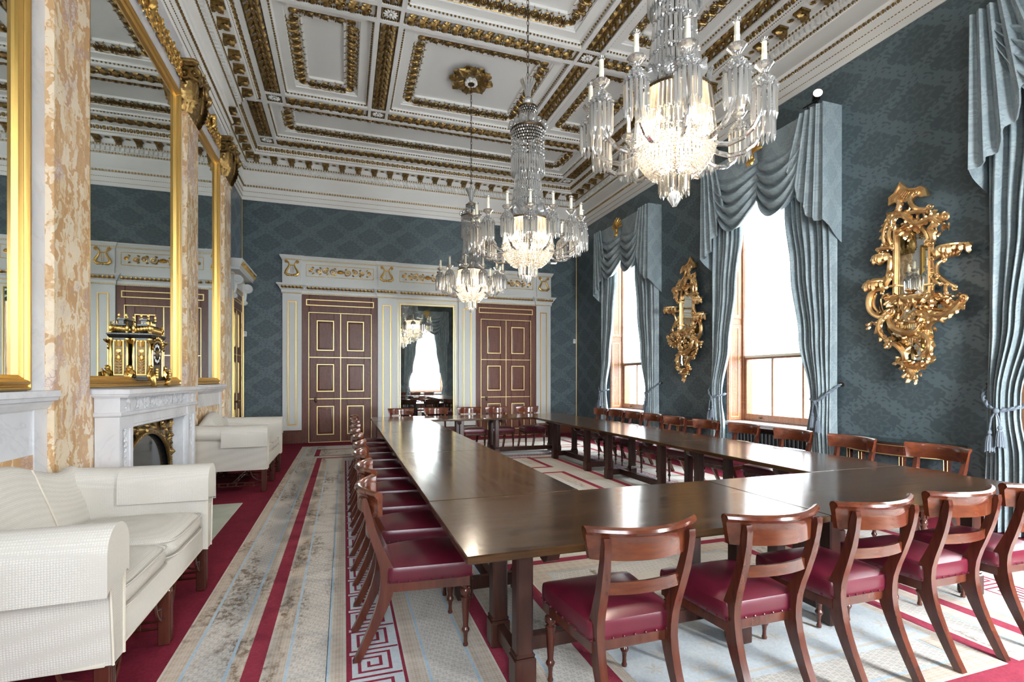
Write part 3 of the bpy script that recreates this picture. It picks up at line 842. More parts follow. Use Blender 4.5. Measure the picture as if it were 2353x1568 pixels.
# ---------------------------------------------------------------- fireplace wall: local x = world Y, y up, z into the room
WL = WM('L', 0, 0, BREAST)
KU = .862                                # the measuring unit of this wall in metres
YF = -.2260                              # the floor in that unit
MB.unit_m = T(0, 1.482*(1-KU), 0) @ S(KU)
PIL = [(4.785, 5.364), (8.235, 8.806), (10.59, 11.155)]
def marble_wall():
    r = thing('trim_4', 'white marble lining round the gilt wall mirrors', 'marble lining', WL, kind='structure')
    b = MB()
    # white marble margins and the band over the mirrors, dado with siena panels
    def face(x0, x1, m0, m1, mi0):
        b.box((x0, YF, .0), (x1, .10, .05))
        b.box((x0, 5.50, 0), (x1, 6.22, .03)); b.box((x0, 1.26, 0), (m0, 5.5, .03)); b.box((m1, 1.26, 0), (x1, 5.5, .03))
    for x0, x1, m0, m1 in ((2.6, 4.785, 3.23, 4.558), (5.364, 8.235, 5.33, 8.073), (8.806, 10.59, 8.78, 10.369)):
        face(x0, x1, m0, m1, 0)
    for x0, x1 in ((2.6, 4.785), (8.806, 10.59)):
        b.box((x0, YF, 0), (x1, 1.40, .03))
        b.box((x1-.17, .10, .03), (x1, 1.26, .045)); b.box((x0, .10, .03), (x0+.17, 1.26, .045))
        P = basis((0,0,0), (1,0,0), (0,0,-1), (0,1,0))
        b.mould([(0,1.25),(-.02,1.265),(-.045,1.30),(-.05,1.315),(-.085,1.325),(-.09,1.35),(-.10,1.355),(-.10,1.40),(.1,1.402)], [(x0,-.03),(x1+.0,-.03)], False, 0, P, cap=True)
    b.box((5.364, YF, 0), (8.235, 1.40, .03)); b.box((2.22, YF, -.353), (11.25, 6.22, -.001))
    b.build('marble_slabs', M['marble'], r, smooth=False)
    s = MB()
    s.box((2.77, .12, .03), (4.615, .93, .038)); s.box((8.976, .12, .03), (10.42, 1.04, .038))
    s.box((8.03, YF, .03), (8.235, 1.36, .05)); s.box((5.364, YF, .03), (5.53, 1.36, .05))
    q = s.build('siena_panels', M['siena'], r, smooth=False); q['label'] = 'ochre marble dado panels'
    g = MB()
    rnd = random.Random(3)
    for m0, m1 in ((3.23, 4.558), (5.526, 8.073), (9.02, 10.369)):
        c = (m0+m1)/2; y0 = 5.80
        n = int((m1-m0)/.115)
        for i in range(n+1):
            x = m0+.04 + (m1-m0-.08)*i/n
            for sg in (-1, 1):
                R_ = .058 + .012*(i % 2)
                yy = y0 + .072*sg
                g.tube([(x+p[0], yy+p[1], .034+p[2]*1.6) for p in spiral_pts(R_, 1.5, 16, sg*(1 if (i+(sg>0)) % 2 else -1), i*1.3, .016)], [.014-.007*k/16 for k in range(17)], 5)
                g.ell((x, yy, .055), (.016,.016,.016), 6, 4)
                for k in range(5):
                    a = i*1.1 + k*1.256; g.inst(U['leaf_s'], basis((x+.045*cos(a), yy+.045*sin(a), .036), (cos(a),sin(a),.3), (-sin(a),cos(a),0), (0,0,1)) @ S(.75))
            if i % 2 == 0: g.inst(U['leaf_s'], basis((x, y0+.13, .034), (.2*(1 if x<c else -1),1,.1), (-1,.2,0), (0,0,1)) @ S(1.1))
        for s_ in (-1, 1):
            for k in range(6):
                a = PI/2 + s_*(.2+.25*k); g.inst(U['leaf'], basis((c+s_*.05, y0+.03, .05), (cos(a),sin(a),.3), (-sin(a),cos(a),0), (0,0,1)) @ S(1.5))
    q = g.build('gilded_frieze', M['gold'], r); q['label'] = 'gilded foliage carving over the mirrors'
marble_wall()

def pilaster(nm, x0, x1, label):
    r = thing(nm, label, 'pilaster', WL, kind='structure')
    b = MB(); b.cbox((x0, YF, 0), (x1, 5.26, .087), .004)
    b.build('shaft', M['siena'], r, smooth=False)
    n = MB(); P = basis((0,0,0), (1,0,0), (0,0,-1), (0,1,0))
    n.mould([(0,5.23),(-.018,5.24),(-.024,5.255),(-.018,5.27),(-.006,5.275),(-.006,5.29),(.06,5.292)], [(x0,0),(x0,-.087),(x1,-.087),(x1,0)], False, 0, P)
    n.build('necking', M['siena'], r)
    g = MB(); c = (x0+x1)/2; w = (x1-x0)/2
    # corinthian capital: bell, two tiers of acanthus, corner volutes, abacus
    P2 = basis((0,0,0), (1,0,0), (0,0,-1), (0,1,0))
    bell = [(0,5.285),(0,5.30),(.012,5.34),(.012,5.50),(.0,5.62),(-.03,5.74),(-.055,5.82),(-.055,5.92)]
    g.mould([(o_+.018, y_) for o_, y_ in bell], [(x0,0),(x0,-.087),(x1,-.087),(x1,0)], False, 0, P2)
    LF = leaf_unit(.30, .075, .034, 6, .75, 14, 8)
    def lf(x, y, z, sc, nx, nz, lean=.20):
        """acanthus leaf standing on the bell, its face turned to (nx, nz)"""
        g.inst(LF, basis((x, y, z), (nx*lean, 1, nz*lean), (nz, 0, -nx), (nx, -lean, nz)) @ S(sc))
    for i in range(3): lf(x0+.095+(x1-x0-.19)*i/2, 5.285, .080, 1.0, 0, 1)
    for i in range(4): lf(x0+.04+(x1-x0-.08)*i/3, 5.30, .075, 1.45, 0, 1, .16)
    for s_, x in ((-1, x0), (1, x1)):
        lf(x, 5.285, .045, 1.05, s_, 0); lf(x+s_*.005, 5.30, .02, 1.5, s_, 0, .14)
        lf(x+s_*.0, 5.29, .085, 1.6, s_*.7, .7, .22)
        # volute on the flank and volute at the corner, with their stems
        for R_, cz, cy, nx, nz, sg in ((.105, .075, 5.80, s_, 0, 1), (.10, .0, 5.80, s_*.7, .7, -1), (.09, -.075, 5.81, 0, 1, s_)):
            ox = x + (s_*.035 if nz == 0 else (s_*.055 if nx else -s_*.085)); oz = cz if nz == 0 else (.165 if nx else .175)
            hx, hz = (nz, -nx) if True else (0, 0)
            for off in (0, .03):
                pts = []
                for p in spiral_pts(R_, 2.0, 30, sg, PI/2, 0, .12): pts.append((ox + hx*p[0] + nx*(off + .02), cy + p[1], oz + hz*p[0] + nz*(off + .02)))
                g.tube(pts, [.026-.014*k/30 for k in range(31)], 6)
            g.ell((ox+nx*.05, cy, oz+nz*.05), .022, 8, 5)
            st = [(ox - hx*sg*.05, cy-.34, oz - hz*sg*.05 - .02*nz), (ox - hx*sg*.06, cy-.18, oz - hz*sg*.06), (ox - hx*sg*.03, cy+.03, oz - hz*sg*.03 + .0), (ox, cy+R_, oz)]
            g.tube(st, [.014,.022,.026,.022], 6)
    g.ell((c, 5.93, .20), (.05,.05,.045), 9, 6)
    for k in range(8):
        a = k*2*PI/8; g.inst(U['leaf_s'], basis((c, 5.93, .215), (cos(a),sin(a),.2), (-sin(a),cos(a),0), (0,0,1)) @ S(1.2))
    ab = []
    for s_, xx in ((-1, x0), (1, x1)):
        pass
    plan = [(x0-.075, 0), (x0-.075+.02, -.03), (x0-.085, -.185), (x0-.045, -.215)]
    for i in range(9):
        t = i/8; plan.append((x0-.0+(x1-x0)*t, -.20 + .06*sin(PI*t)))
    plan += [(x1+.045, -.215), (x1+.085, -.185), (x1+.055, -.03), (x1+.075, 0)]
    g.mould([(.0,5.915),(-.004,5.93),(-.008,5.955),(-.022,5.965),(-.03,5.985),(-.03,6.00),(.15,6.002)], plan, False, 0, P2)
    g.mould([(.15,5.913),(0,5.915)], plan, False, 0, P2)
    q = g.build('capital', M['gold_old'], r); q['label'] = 'gilded corinthian capital'
pilaster('trim_5', *PIL[0], 'siena marble pilaster between the near mirror and the mantelpiece')
pilaster('trim_6', *PIL[1], 'siena marble pilaster just beyond the mantelpiece')
pilaster('trim_7', *PIL[2], 'narrow looking marble pilaster beside the far side door')

def wall_mirror(x0, x1, label):
    r = thing('wall_mirror', label, 'mirror', WL, 'gilt framed mirrors on the fireplace wall')
    b = MB(); b.rect(x0+.10, 1.50, x1-.10, 5.37, .012); b.build('mirror_glass', M['mirror'], r, smooth=False)
    f = MB()
    f.mould([(0,.0),(0,.05),(.012,.062),(.022,.062),(.028,.05),(.036,.05),(.045,.072),(.062,.078),(.075,.066),(.082,.052),(.09,.052),(.10,.04),(.112,.032),(.112,.010)], rectloop(x0, 1.405, x1, 5.474))
    for q in (.018, .066): pass
    f.build('gilt_frame', M['gold'], r)
wall_mirror(3.23, 4.558, 'gilt framed mirror cut by the left edge of the photo')
wall_mirror(5.33, 8.073, 'large gilt framed mirror over the mantelpiece, behind the clock')
wall_mirror(8.78, 10.369, 'tall gilt framed mirror over the far sofa')

def mantel():
    r = thing('mantelpiece', 'carved white marble mantelpiece under the large gilt mirror', 'mantelpiece', WL)
    b, cv = MB(), MB()
    z0 = .052; zf = .245; x0, x1 = 5.53, 8.02; P = basis((0,0,0), (1,0,0), (0,0,-1), (0,1,0))
    o0, o1 = 5.86, 7.65
    shelf = MB()
    shelf.mould([(.05,1.325),(0,1.33),(-.005,1.345),(-.012,1.35),(-.012,1.385),(-.004,1.395),(.3,1.396)], [(x0-.05,-.035),(x0-.05,-zf-.09),(x1+.05,-zf-.09),(x1+.05,-.035)], False, 0, P)
    shelf.box((x0-.03, 1.318, .032), (x1+.03, 1.333, zf+.075))
    # frieze block, with breaks over the jambs
    b.box((x0, 1.19, z0), (x1, 1.32, zf-.012)); 
    for a, c in ((x0, o0-.02), (o1+.02, x1)):
        b.box((a-.008, 1.16, z0), (c, 1.322, zf+.006))
    b.mould([(0,1.135),(-.012,1.14),(-.02,1.15),(-.022,1.175),(-.008,1.18),(0,1.19)], [(x0,-.03),(x0,-zf),(x1,-zf),(x1,-.03)], False, 0, P)
    b.box((x0+.012, 1.048, z0+.004), (x1-.012, 1.158, zf-.012))
    for a, c in ((x0, o0), (o1, x1)):
        b.box((a, YF, z0), (c, 1.14, zf-.02)); b.box((a, YF, zf-.02), (a+.045, 1.14, zf)); b.box((c-.07, YF, zf-.02), (c, 1.046, zf-.004)); b.box((a, 1.02, zf-.02), (c, 1.14, zf))
        b.box((a-.01, YF, z0), (c+.01, -.07, zf+.015))
    # slip panels lining the opening
    for a, c in ((o0, o0+.03), (o1-.03, o1)): b.box((a, YF, .03), (c, 1.046, zf-.05))
    b.box((o1-.05, .97, .05), (o1, 1.0, zf-.03)); b.box((o1-.05, 1.0, .05), (o1-.01, 1.046, zf-.02))
    b.mould([(0,0),(.02,.012),(.03,.0)], [(o1,1.046),(o0,1.046)], False, 0, T(0,0,zf-.012))
    # side panel lines
    for xx, s in ((x0, -1),):
        b.box((xx-.006, -.07, zf-.06), (xx+.01, 1.135, zf-.002))
    shelf.build('shelf', M['marble'], r, smooth=False)
    b.build('surround', M['marble'], r, smooth=False)
    n = 9; fz = zf + .0
    for i in range(n):
        x = o0+.06 + (o1-o0-.12)*(i+.5)/n
        sg = 1 if i % 2 else -1
        cv.tube([(x+p[0], 1.255+sg*.008+p[1], zf-.012+p[2]) for p in spiral_pts(.052, 1.5, 14, sg, i, .010)], [.012-.006*k/14 for k in range(15)], 5)
        cv.ell((x, 1.255+sg*.008, zf), (.02,.02,.012), 8, 5)
        for k in range(5):
            a = i*1.7 + k*1.26; cv.inst(U['leaf_s'], basis((x+.05*cos(a)*.6, 1.255+.05*sin(a)*.6, zf-.012), (cos(a),sin(a),.15), (-sin(a),cos(a),0), (0,0,1)) @ S(.9))
        cv.tube([(x-.1, 1.21, zf-.008), (x-.05, 1.30, zf-.006), (x, 1.312, zf-.008)], .006, 4)
    for c in ((x0+o0)/2, (o1+x1)/2):
        for k in range(11):
            a = PI/2 + (k-5)*.5; cv.inst(U['leaf_s'], basis((c, 1.235, zf+.006), (cos(a),sin(a),.15), (-sin(a),cos(a),0), (0,0,1)) @ S(1.0))
        for s in (-1, 1): cv.tube([(c+s*.03+p[0], 1.24+p[1], zf+.01+p[2]) for p in spiral_pts(.05, 1.2, 12, s, PI/2, .006)], .008, 5)
        cv.inst(U['rosette'], basis((c, .985, zf-.02), (.042,0,0), (0,.042,0), (0,0,.05)))
        for k in range(5):
            w = .055 - .007*k
            for s in (-1, 1): cv.inst(U['leaf_s'], basis((c, .93-.055*k, zf-.02), (s*.75,-.6,.2), (.6*s,.75*1,0), (0,0,1)) @ S(w/.06))
        cv.inst(U['leaf_s'], basis((c, .69, zf-.02), (0,-1,.1), (1,0,0), (0,0,1)) @ S(1.4))
    cv.v = [np.column_stack((q[:, 0], q[:, 1], zf-.016 + (q[:, 2]-zf+.016)*.55)) for q in cv.v]
    cv.build('carving', M['marble'], r)
    # gilt bronze arched insert
    g, k2 = MB(), MB()
    c = (o0+.03+o1-.03)/2; hwid = (o1-o0)/2-.03
    N_ = 28
    arc = [(c + hwid*.86*cos(a), .36 + .52*sin(a)) for a in [PI*i/N_ for i in range(N_+1)]]
    top = [(c+hwid, .36)] + [(c+hwid*.999*(1-2*i/(N_-2)), 1.03) for i in range(N_-1)] + [(c-hwid, .36)]
    vs, fs = [], []
    for (a, b_), (t, u) in zip(arc, top): vs += [(a, b_, .07), (t, u, .06)]
    fs = [(2*i, 2*i+1, 2*i+3, 2*i+2) for i in range(N_)]
    g.add(vs, fs); g.box((c-hwid, YF, .05), (c-hwid*.86, .36, .07)); g.box((c+hwid*.86, YF, .05), (c+hwid, .36, .07))
    g.tube([(a, b_, .085) for a, b_ in [(arc[0][0], YF)] + arc + [(arc[-1][0], YF)]], .022, 7)
    for i in range(46):
        t = i/45; a = PI*t; g.ell((c + hwid*.86*cos(a), .36+.52*sin(a), .10), (.014,.014,.012), 6, 4)
    rnd = random.Random(5)
    for i in range(120):
        x = c + rnd.uniform(-1,1)*hwid*.97; y = rnd.uniform(.3, 1.0)
        if ((x-c)/(hwid*.9))**2 + ((y-.36)/.56)**2 < 1: continue
        a = rnd.uniform(0, 2*PI); g.inst(U['leaf'], basis((x, y, .07), (cos(a),sin(a),.25), (-sin(a),cos(a),0), (0,0,1)) @ S(.8))
        if i % 5 == 0: g.tube([(x+p[0], y+p[1], .075+p[2]) for p in spiral_pts(.05, 1.4, 12, 1, a, .012)], .009, 5)
    run(g, U['bead'], (c+hwid-.01, YF, .075), (c+hwid-.01, 1.03, .075), .03, (1,0,0), (0,0,1), (.026,.022,.02))
    q = g.build('fire_arch', M['gold_old'], r); q['label'] = 'gilt bronze arch with pierced foliage'
    k2.box((o0+.03, YF, .031), (o1-.03, 1.04, .045)); 
    q = k2.build('fire_opening', M['dark_glass'], r, smooth=False); q['label'] = 'dark glazed fire opening'
    bs = MB()
    bs.tube([(c+ .34*cos(a), .02+YF+.30*sin(a), .12) for a in [PI*i/16 for i in range(17)]], .016, 6); bs.box((c-.4,YF,.08),(c+.4,YF+.03,.2))
    bs.build('fire_basket', M['iron'], r)
mantel()

def clock():
    Mx = WM('L', 6.66*KU, 1.4140, BREAST + .115*KU); MB.unit_m = S(KU*.93)
    r = thing('mantel_clock', 'ornate gilded bracket clock standing on the mantelpiece', 'clock', Mx)
    w, d = .215, .085                                          # half width along the shelf, half depth
    b, g, sd = MB(), MB(), MB()
    b.cbox((-w, .10, -d), (w, .58, d), .006)
    b.cbox((-w-.02, .07, -d-.015), (w+.02, .11, d+.015), .006)
    b.build('case', M['black'], r)
    P = basis((0,0,0), (1,0,0), (0,0,-1), (0,1,0))
    base = rectloop(-w, -d, w, d)
    c = MB()
    c.mould([(0,.57),(-.01,.575),(-.02,.59),(-.022,.60),(-.03,.61),(-.03,.625),(.01,.63),(.03,.64),(.05,.67),(.055,.70),(.05,.705)], base, True, 0, P)
    c.mould([(.04,.70),(.045,.715),(.03,.72),(.03,.735),(.06,.736),(.06,.78),(.045,.785),(.045,.80),(.085,.802)], base, True, 0, P)
    q = c.build('cornice', M['black'], r)
    for sx in (-1, 1):
        for sz in (-1, 1):
            Tm = T(sx*(w-.005), 0, sz*(d-.005)) @ RX(-PI/2)
            g.lathe([(.022,.12),(.024,.135),(.017,.15),(.015,.30),(.019,.36),(.014,.40),(.013,.50),(.022,.52),(.026,.545),(.026,.565)], 10, 0, Tm)
            g.lathe([(.02,.63),(.022,.645),(.012,.66),(.02,.69),(.014,.715),(.005,.73),(.01,.745),(.002,.765)], 10, 0, Tm)
            g.lathe([(.012,.80),(.014,.815),(.006,.825),(.012,.845),(.003,.87),(.0,.89)], 8, 0, T(sx*(w-.10), 0, sz*(d-.05)) @ RX(-PI/2))
            # winged feet
            fx, fz = sx*(w+.015), sz*(d+.012); fs = 1.5
            pts = [(fx, .012, fz+sz*.03), (fx+sx*.02, .045, fz+sz*.035), (fx+sx*.03, .10, fz+sz*.02), (fx+sx*.015, .155, fz), (fx, .20, fz-sz*.005)]
            g.tube(pts, [.034,.024,.040,.046,.022], 8)
            wg = [(fx+sx*.01, .12, fz+sz*.01), (fx+sx*.05, .17, fz+sz*.02), (fx+sx*.085, .19, fz+sz*.02), (fx+sx*.105, .165, fz+sz*.015), (fx+sx*.11, .13, fz+sz*.01)]
            g.tube(wg, [.018,.022,.018,.012,.005], 6, flat=.5)
            g.ell((fx+sx*.02, .225, fz+sz*.005), (.028,.032,.026), 8, 6)
            g.ell((fx, .014, fz+sz*.03), (.046,.014,.040), 8, 4)
            for k in range(4): 
                g.inst(U['leaf'], basis((fx+sx*.015, .12+.015*k, fz), (sx*.8, .45-.25*k, sz*.2), (sx*-.45, .8, 0), (0,0,sz)) @ S(1.1))
                g.inst(U['leaf_s'], basis((fx, .05+.03*k, fz+sz*.02), (0, 1, sz*.4), (1,0,0), (0,-.4,sz)) @ S(1.3))
            for k in range(5):
                a = k*1.3; g.inst(U['leaf_s'], basis((fx, .50, fz), (cos(a)*.5*sx, .8, sin(a)*.5), (1,0,0), (0,0,sz)))
    for sx in (-1, 1):
        for k in range(6): g.inst(U['leaf'], basis((sx*(w-.03), .635+.004*k, -d+.01+k*.030), (sx*-.25,.9,0), (0,0,1), (sx,.25,0)) @ S(.75))
    for k in range(11): g.inst(U['leaf'], basis((-w+.03+k*(2*w-.06)/10, .635, d-.01), (0,.9,-.3), (1,0,0), (0,.3,1)) @ S(.75))
    # gallery
    for i in range(9): g.lathe([(.004,.736),(.007,.75),(.004,.775)], 6, 0, T(-w+.075+i*(2*w-.15)/8, 0, d-.062) @ RX(-PI/2))
    for z_ in (-d, d):
        for i in range(4): g.lathe([(.004,.736),(.007,.75),(.004,.775)], 6, 0, T(-w+.065, 0, -d+.07+i*(.03)) @ RX(-PI/2))
    # arched dial mount and side panel reliefs
    arch = [(-w+.05,.14,d+.006),(-w+.05,.44,d+.006)] + [(-(w-.05)*cos(a), .44+.11*sin(a), d+.006) for a in [PI*i/12 for i in range(1,12)]] + [(w-.05,.44,d+.006),(w-.05,.14,d+.006)]
    g.tube(arch, .013, 6)
    for i in range(12):
        a = PI*i/11; g.inst(U['leaf_s'], basis((-(w-.05)*cos(a), .45+.10*sin(a), d+.01), (-cos(a), sin(a), .2), (-sin(a), -cos(a), 0), (0,0,1)) @ S(.8))
    q = g.build('gilt_mounts', M['ormolu'], r); q['label'] = 'gilded columns, finials and winged feet'
    for s_ in (-1, 1):
        sd.box((s_*w, .13, -d+.03), (s_*(w+.006), .55, d-.03), 1)
        Ms = basis((s_*(w+.006), 0, 0), (0,0,-s_), (0,1,0), (s_,0,0))
        sd.mould([(0,0),(.004,.006),(.012,.006),(.016,0)], rectloop(-d+.032,.135,d-.032,.545), True, 0, Ms)
        sd.lathe([(.022,0),(.025,.006),(.019,.008),(.016,.003),(0,.003)], 16, 0, Ms @ T(0,.42,0))
        for k in range(7):
            for e in (-1, 1):
                sd.inst(U['leaf_s'], Ms @ basis((e*.006, .16+k*.032, .0), (e*.8,.5,.15), (-.5*e,.8,0), (0,0,1)) @ S(.42))
                sd.inst(U['leaf_s'], Ms @ basis((e*.006, .47+k*.01, .0), (e*.8,.5,.15), (-.5*e,.8,0), (0,0,1)) @ S(.4))
        sd.ell((s_*(w+.006), .345, 0), (.012,.045,.018), 8, 6); sd.ell((s_*(w+.008), .395, 0), (.012,.013,.012), 8, 5)
        for k in range(10): sd.ell((s_*(w+.006), .15+k*.042, d-.04), (.005,.008,.004), 5, 3); sd.ell((s_*(w+.006), .15+k*.042, -d+.04), (.005,.008,.004), 5, 3)
    q = sd.build('side_panels', [M['gold'], M['bronze']], r); q['label'] = 'gilded relief panels on the sides'
    dl = MB(); dl.lathe([(0,0),(.13,0),(.135,.008),(.142,.01),(.142,0)], 32, 0, T(0,.40,d+.002)); dl.lathe([(.0,.004),(.05,.004),(.055,.009),(.06,.0)], 24, 0, T(0,.40,d+.002))
    df = dl.build('dial', M['bronze'], r)
    nu = MB()
    for k in range(12):
        a = k*PI/6; nu.ell((.098*sin(a), .40+.098*cos(a), d+.006), (.019,.021,.005), 10, 4)
    nu.build('hour_plaques', M['white'], df)
    hd = MB(); hd.tube([(0,.40,d+.016),(.03,.45,d+.016)], .004, 5); hd.tube([(0,.40,d+.018),(-.07,.43,d+.018)], .003, 5); hd.build('clock_hands', M['gold'], df)
clock()
MB.unit_m = None

def side_door():
    r0 = door_set('door_3', 'door in the fireplace wall just beyond the last marble pilaster', 11.42, 12.44, -1, 'L', 0, 3.30, 2.95, .10)
    r = thing('trim_8', 'cream and gilt entablature over the side door, with scroll brackets', 'doorcase', WM('L', 0), kind='structure')
    b, g = MB(), MB(); P = basis((0,0,0), (1,0,0), (0,0,-1), (0,1,0))
    x0, x1 = 11.36, 12.50
    b.box((x0-.04, 0, 0), (x0+.07, 3.42, .08)); b.box((x1-.08, 0, 0), (x1+.02, 3.42, .08)); b.box((x0-.04, 3.30, 0), (x1+.02, 3.60, .07))
    b.mould([(0,3.60),(-.02,3.61),(-.03,3.64),(-.17,3.66),(-.17,3.71),(-.18,3.715),(-.20,3.76),(-.235,3.83),(-.24,3.87),(.0,3.875)], [(x0-.07,0),(x0-.07,-.07),(x1+.03,-.07),(x1+.03,0)], False, 0, P)
    run(g, U['cymaleaf'], (x0-.25, 3.79, .285), (x1+.22, 3.79, .285), .10, (0,.8,.5), (0,-.5,.8), (.10,.11,.06))
    run(g, U['cymaleaf'], (x1+.24, 3.79, .285), (x1+.24, 3.79, .05), .10, (.5,.8,0), (.8,-.5,0), (.10,.11,.06))
    run(g, U['egg'], (x0-.1, 3.63, .09), (x1+.05, 3.63, .09), .06, (0,.7,.4), (0,-.4,.7), (.06,.06,.04))
    for xc in (x0+.02, x1-.02):
        b.box((xc-.055, 3.28, .07), (xc+.055, 3.60, .12))
        for rr, yy, zz in ((.10,3.50,.17),(.055,3.18,.11)):
            Mt = basis((xc-.05, yy, zz), (0,0,1), (0,1,0), (-1,0,0)) 
            b.lathe([(0,0),(rr*.5,0),(rr*.55,-.01),(rr,-.005),(rr,-.095),(0,-.1)], 20, 0, Mt)
            g.inst(U['rosette'], basis((xc+.052, yy, zz), (0,0,-rr*.6), (0,rr*.6,0), (.04,0,0)))
            g.tube([(xc+.05, yy+p[1], zz+p[0]) for p in spiral_pts(rr*.92, 1.5, 20, 1, PI/2, 0)], .007, 5)
        b.tube([(xc, 3.42, .11), (xc, 3.28, .10), (xc, 3.18, .09)], [.05,.045,.035], 8)
    frame_line(g, x0+.045, -.02, x1-.055, 3.36, .025, .08, .012); frame_line(g, x0-.03, -.02, x1+.01, 3.40, .018, .078, .010)
    b.build('entablature', M['paint'], r, ang=30); q = g.build('gilding', M['gold'], r); q['label'] = 'gilded leaf and egg mouldings'
side_door()
# pale hearth slab in the carpet
b = MB(); b.cbox((-1.66, 5.0, 0), (-1.15, 6.72, .013), .003)
tag(b.build('hearth_slab', M['hearth'], smooth=False), 'pale greenish marble hearth slab set in the red carpet before the fireplace', 'hearth')
def thermo(w, a, z, label):
    r = thing('thermostat', label, 'thermostat', WM(w, a, z))
    b = MB(); b.cbox((-.035,-.06,0), (.035,.06,.03), .006); b.build('housing', M['white'], r)
    b = MB(); b.cbox((-.02,.0,.03), (.02,.035,.034), .001); b.build('cover', M['c_pale'], r)
thermo('B', -2.13, 2.52, 'small white wall sensor on the door wall near the left corner')
thermo('B', 6.07, 2.55, 'small white wall sensor in the corner by the far window')
GIR_CREST = [(-0.242, 0.93), (-0.239, 1.01), (-0.179, 1.043), (-0.149, 1.087), (-0.12, 1.145), (-0.083, 1.086), (-0.026, 1.035), (0.044, 1.014), (0.095, 1.021), (0.139, 0.983), (0.162, 0.902), (0.105, 0.914), (0.044, 0.958), (-0.012, 0.917), (-0.055, 0.909), (-0.112, 0.936), (-0.142, 0.961), (-0.186, 0.945)]
GIR_TUBES = [([(0.044, 0.973), (0.005, 0.949), (-0.005, 0.9), (0.023, 0.83), (0.071, 0.778), (0.139, 0.76), (0.186, 0.77)], 0.022), ([(-0.142, 0.954), (-0.112, 0.913), (-0.109, 0.859), (-0.127, 0.811), (-0.149, 0.779)], 0.022), ([(-0.04, 0.776), (0.009, 0.76), (0.099, 0.739), (0.192, 0.713)], 0.016), ([(0.071, 0.733), (0.071, 0.659)], 0.012), ([(0.15, 0.716), (0.155, 0.634)], 0.012), ([(-0.194, 0.654), (-0.186, 0.729), (-0.134, 0.772), (-0.055, 0.758), (0.002, 0.687), (0.071, 0.619), (0.139, 0.614), (0.205, 0.63), (0.257, 0.622), (0.348, 0.614)], 0.026), ([(-0.153, 0.581), (-0.12, 0.602), (-0.069, 0.618), (-0.026, 0.628), (0.044, 0.608), (0.112, 0.558), (0.155, 0.48), (0.168, 0.397)], 0.022), ([(0.238, 0.674), (0.252, 0.64), (0.276, 0.597), (0.321, 0.605)], 0.024), ([(0.205, 0.358), (0.242, 0.399), (0.231, 0.474), (0.205, 0.525), (0.238, 0.573)], 0.024), ([(-0.201, 0.811), (-0.249, 0.795), (-0.239, 0.745), (-0.262, 0.705), (-0.289, 0.634), (-0.295, 0.526), (-0.269, 0.448), (-0.224, 0.476)], 0.022), ([(-0.209, 0.658), (-0.231, 0.602), (-0.224, 0.507), (-0.204, 0.432)], 0.018), ([(-0.363, 0.432), (-0.323, 0.435), (-0.262, 0.426), (-0.198, 0.413)], 0.016), ([(-0.331, 0.393), (-0.269, 0.362), (-0.228, 0.29), (-0.228, 0.197), (-0.254, 0.124), (-0.292, 0.069)], 0.022), ([(-0.475, 0.063), (-0.402, 0.078), (-0.308, 0.064), (-0.219, 0.055)], 0.018), ([(-0.224, 0.102), (-0.239, 0.043), (-0.292, -0.026), (-0.386, -0.041), (-0.443, -0.112), (-0.459, -0.207), (-0.435, -0.299), (-0.355, -0.368), (-0.269, -0.372)], 0.026), ([(-0.402, -0.087), (-0.415, -0.165), (-0.406, -0.246), (-0.363, -0.316)], 0.014), ([(0.218, 0.188), (0.296, 0.199), (0.383, 0.19), (0.458, 0.187)], 0.018), ([(0.34, 0.161), (0.296, 0.128), (0.276, 0.075), (0.273, -0.003)], 0.018), ([(0.218, 0.073), (0.296, -0.021), (0.371, -0.099), (0.432, -0.152)], 0.02), ([(0.205, 0.003), (0.27, -0.067), (0.308, -0.102)], 0.014), ([(0.358, -0.111), (0.358, -0.203)], 0.014), ([(0.225, -0.087), (0.225, -0.21)], 0.012), ([(-0.262, -0.156), (-0.186, -0.184), (-0.098, -0.174), (-0.04, -0.213), (0.044, -0.204), (0.139, -0.226), (0.218, -0.209), (0.283, -0.233)], 0.03), ([(0.515, -0.276), (0.474, -0.346), (0.42, -0.401), (0.346, -0.437), (0.257, -0.43), (0.179, -0.392), (0.139, -0.335)], 0.028), ([(0.407, -0.302), (0.371, -0.352), (0.296, -0.371), (0.205, -0.344)], 0.016), ([(-0.269, -0.359), (-0.323, -0.408), (-0.342, -0.509), (-0.3, -0.615), (-0.224, -0.66)], 0.026), ([(-0.209, -0.335), (-0.228, -0.411), (-0.186, -0.508), (-0.098, -0.57), (0.002, -0.594), (0.078, -0.557), (0.099, -0.507)], 0.026), ([(-0.156, -0.527), (-0.069, -0.619), (0.044, -0.628), (0.112, -0.582)], 0.016), ([(-0.246, -0.724), (-0.179, -0.702), (-0.112, -0.745), (-0.062, -0.816), (-0.055, -0.9), (-0.112, -0.913)], 0.026), ([(0.085, -0.609), (0.166, -0.631), (0.216, -0.714), (0.205, -0.801), (0.186, -0.85), (0.212, -0.892)], 0.028), ([(0.152, -0.608), (0.179, -0.53), (0.244, -0.472), (0.327, -0.463)], 0.026), ([(-0.098, -0.898), (-0.04, -0.961), (0.044, -0.985), (0.126, -0.965), (0.205, -0.887)], 0.026), ([(-0.026, -0.961), (0.023, -1.022), (0.044, -1.085)], 0.022)]
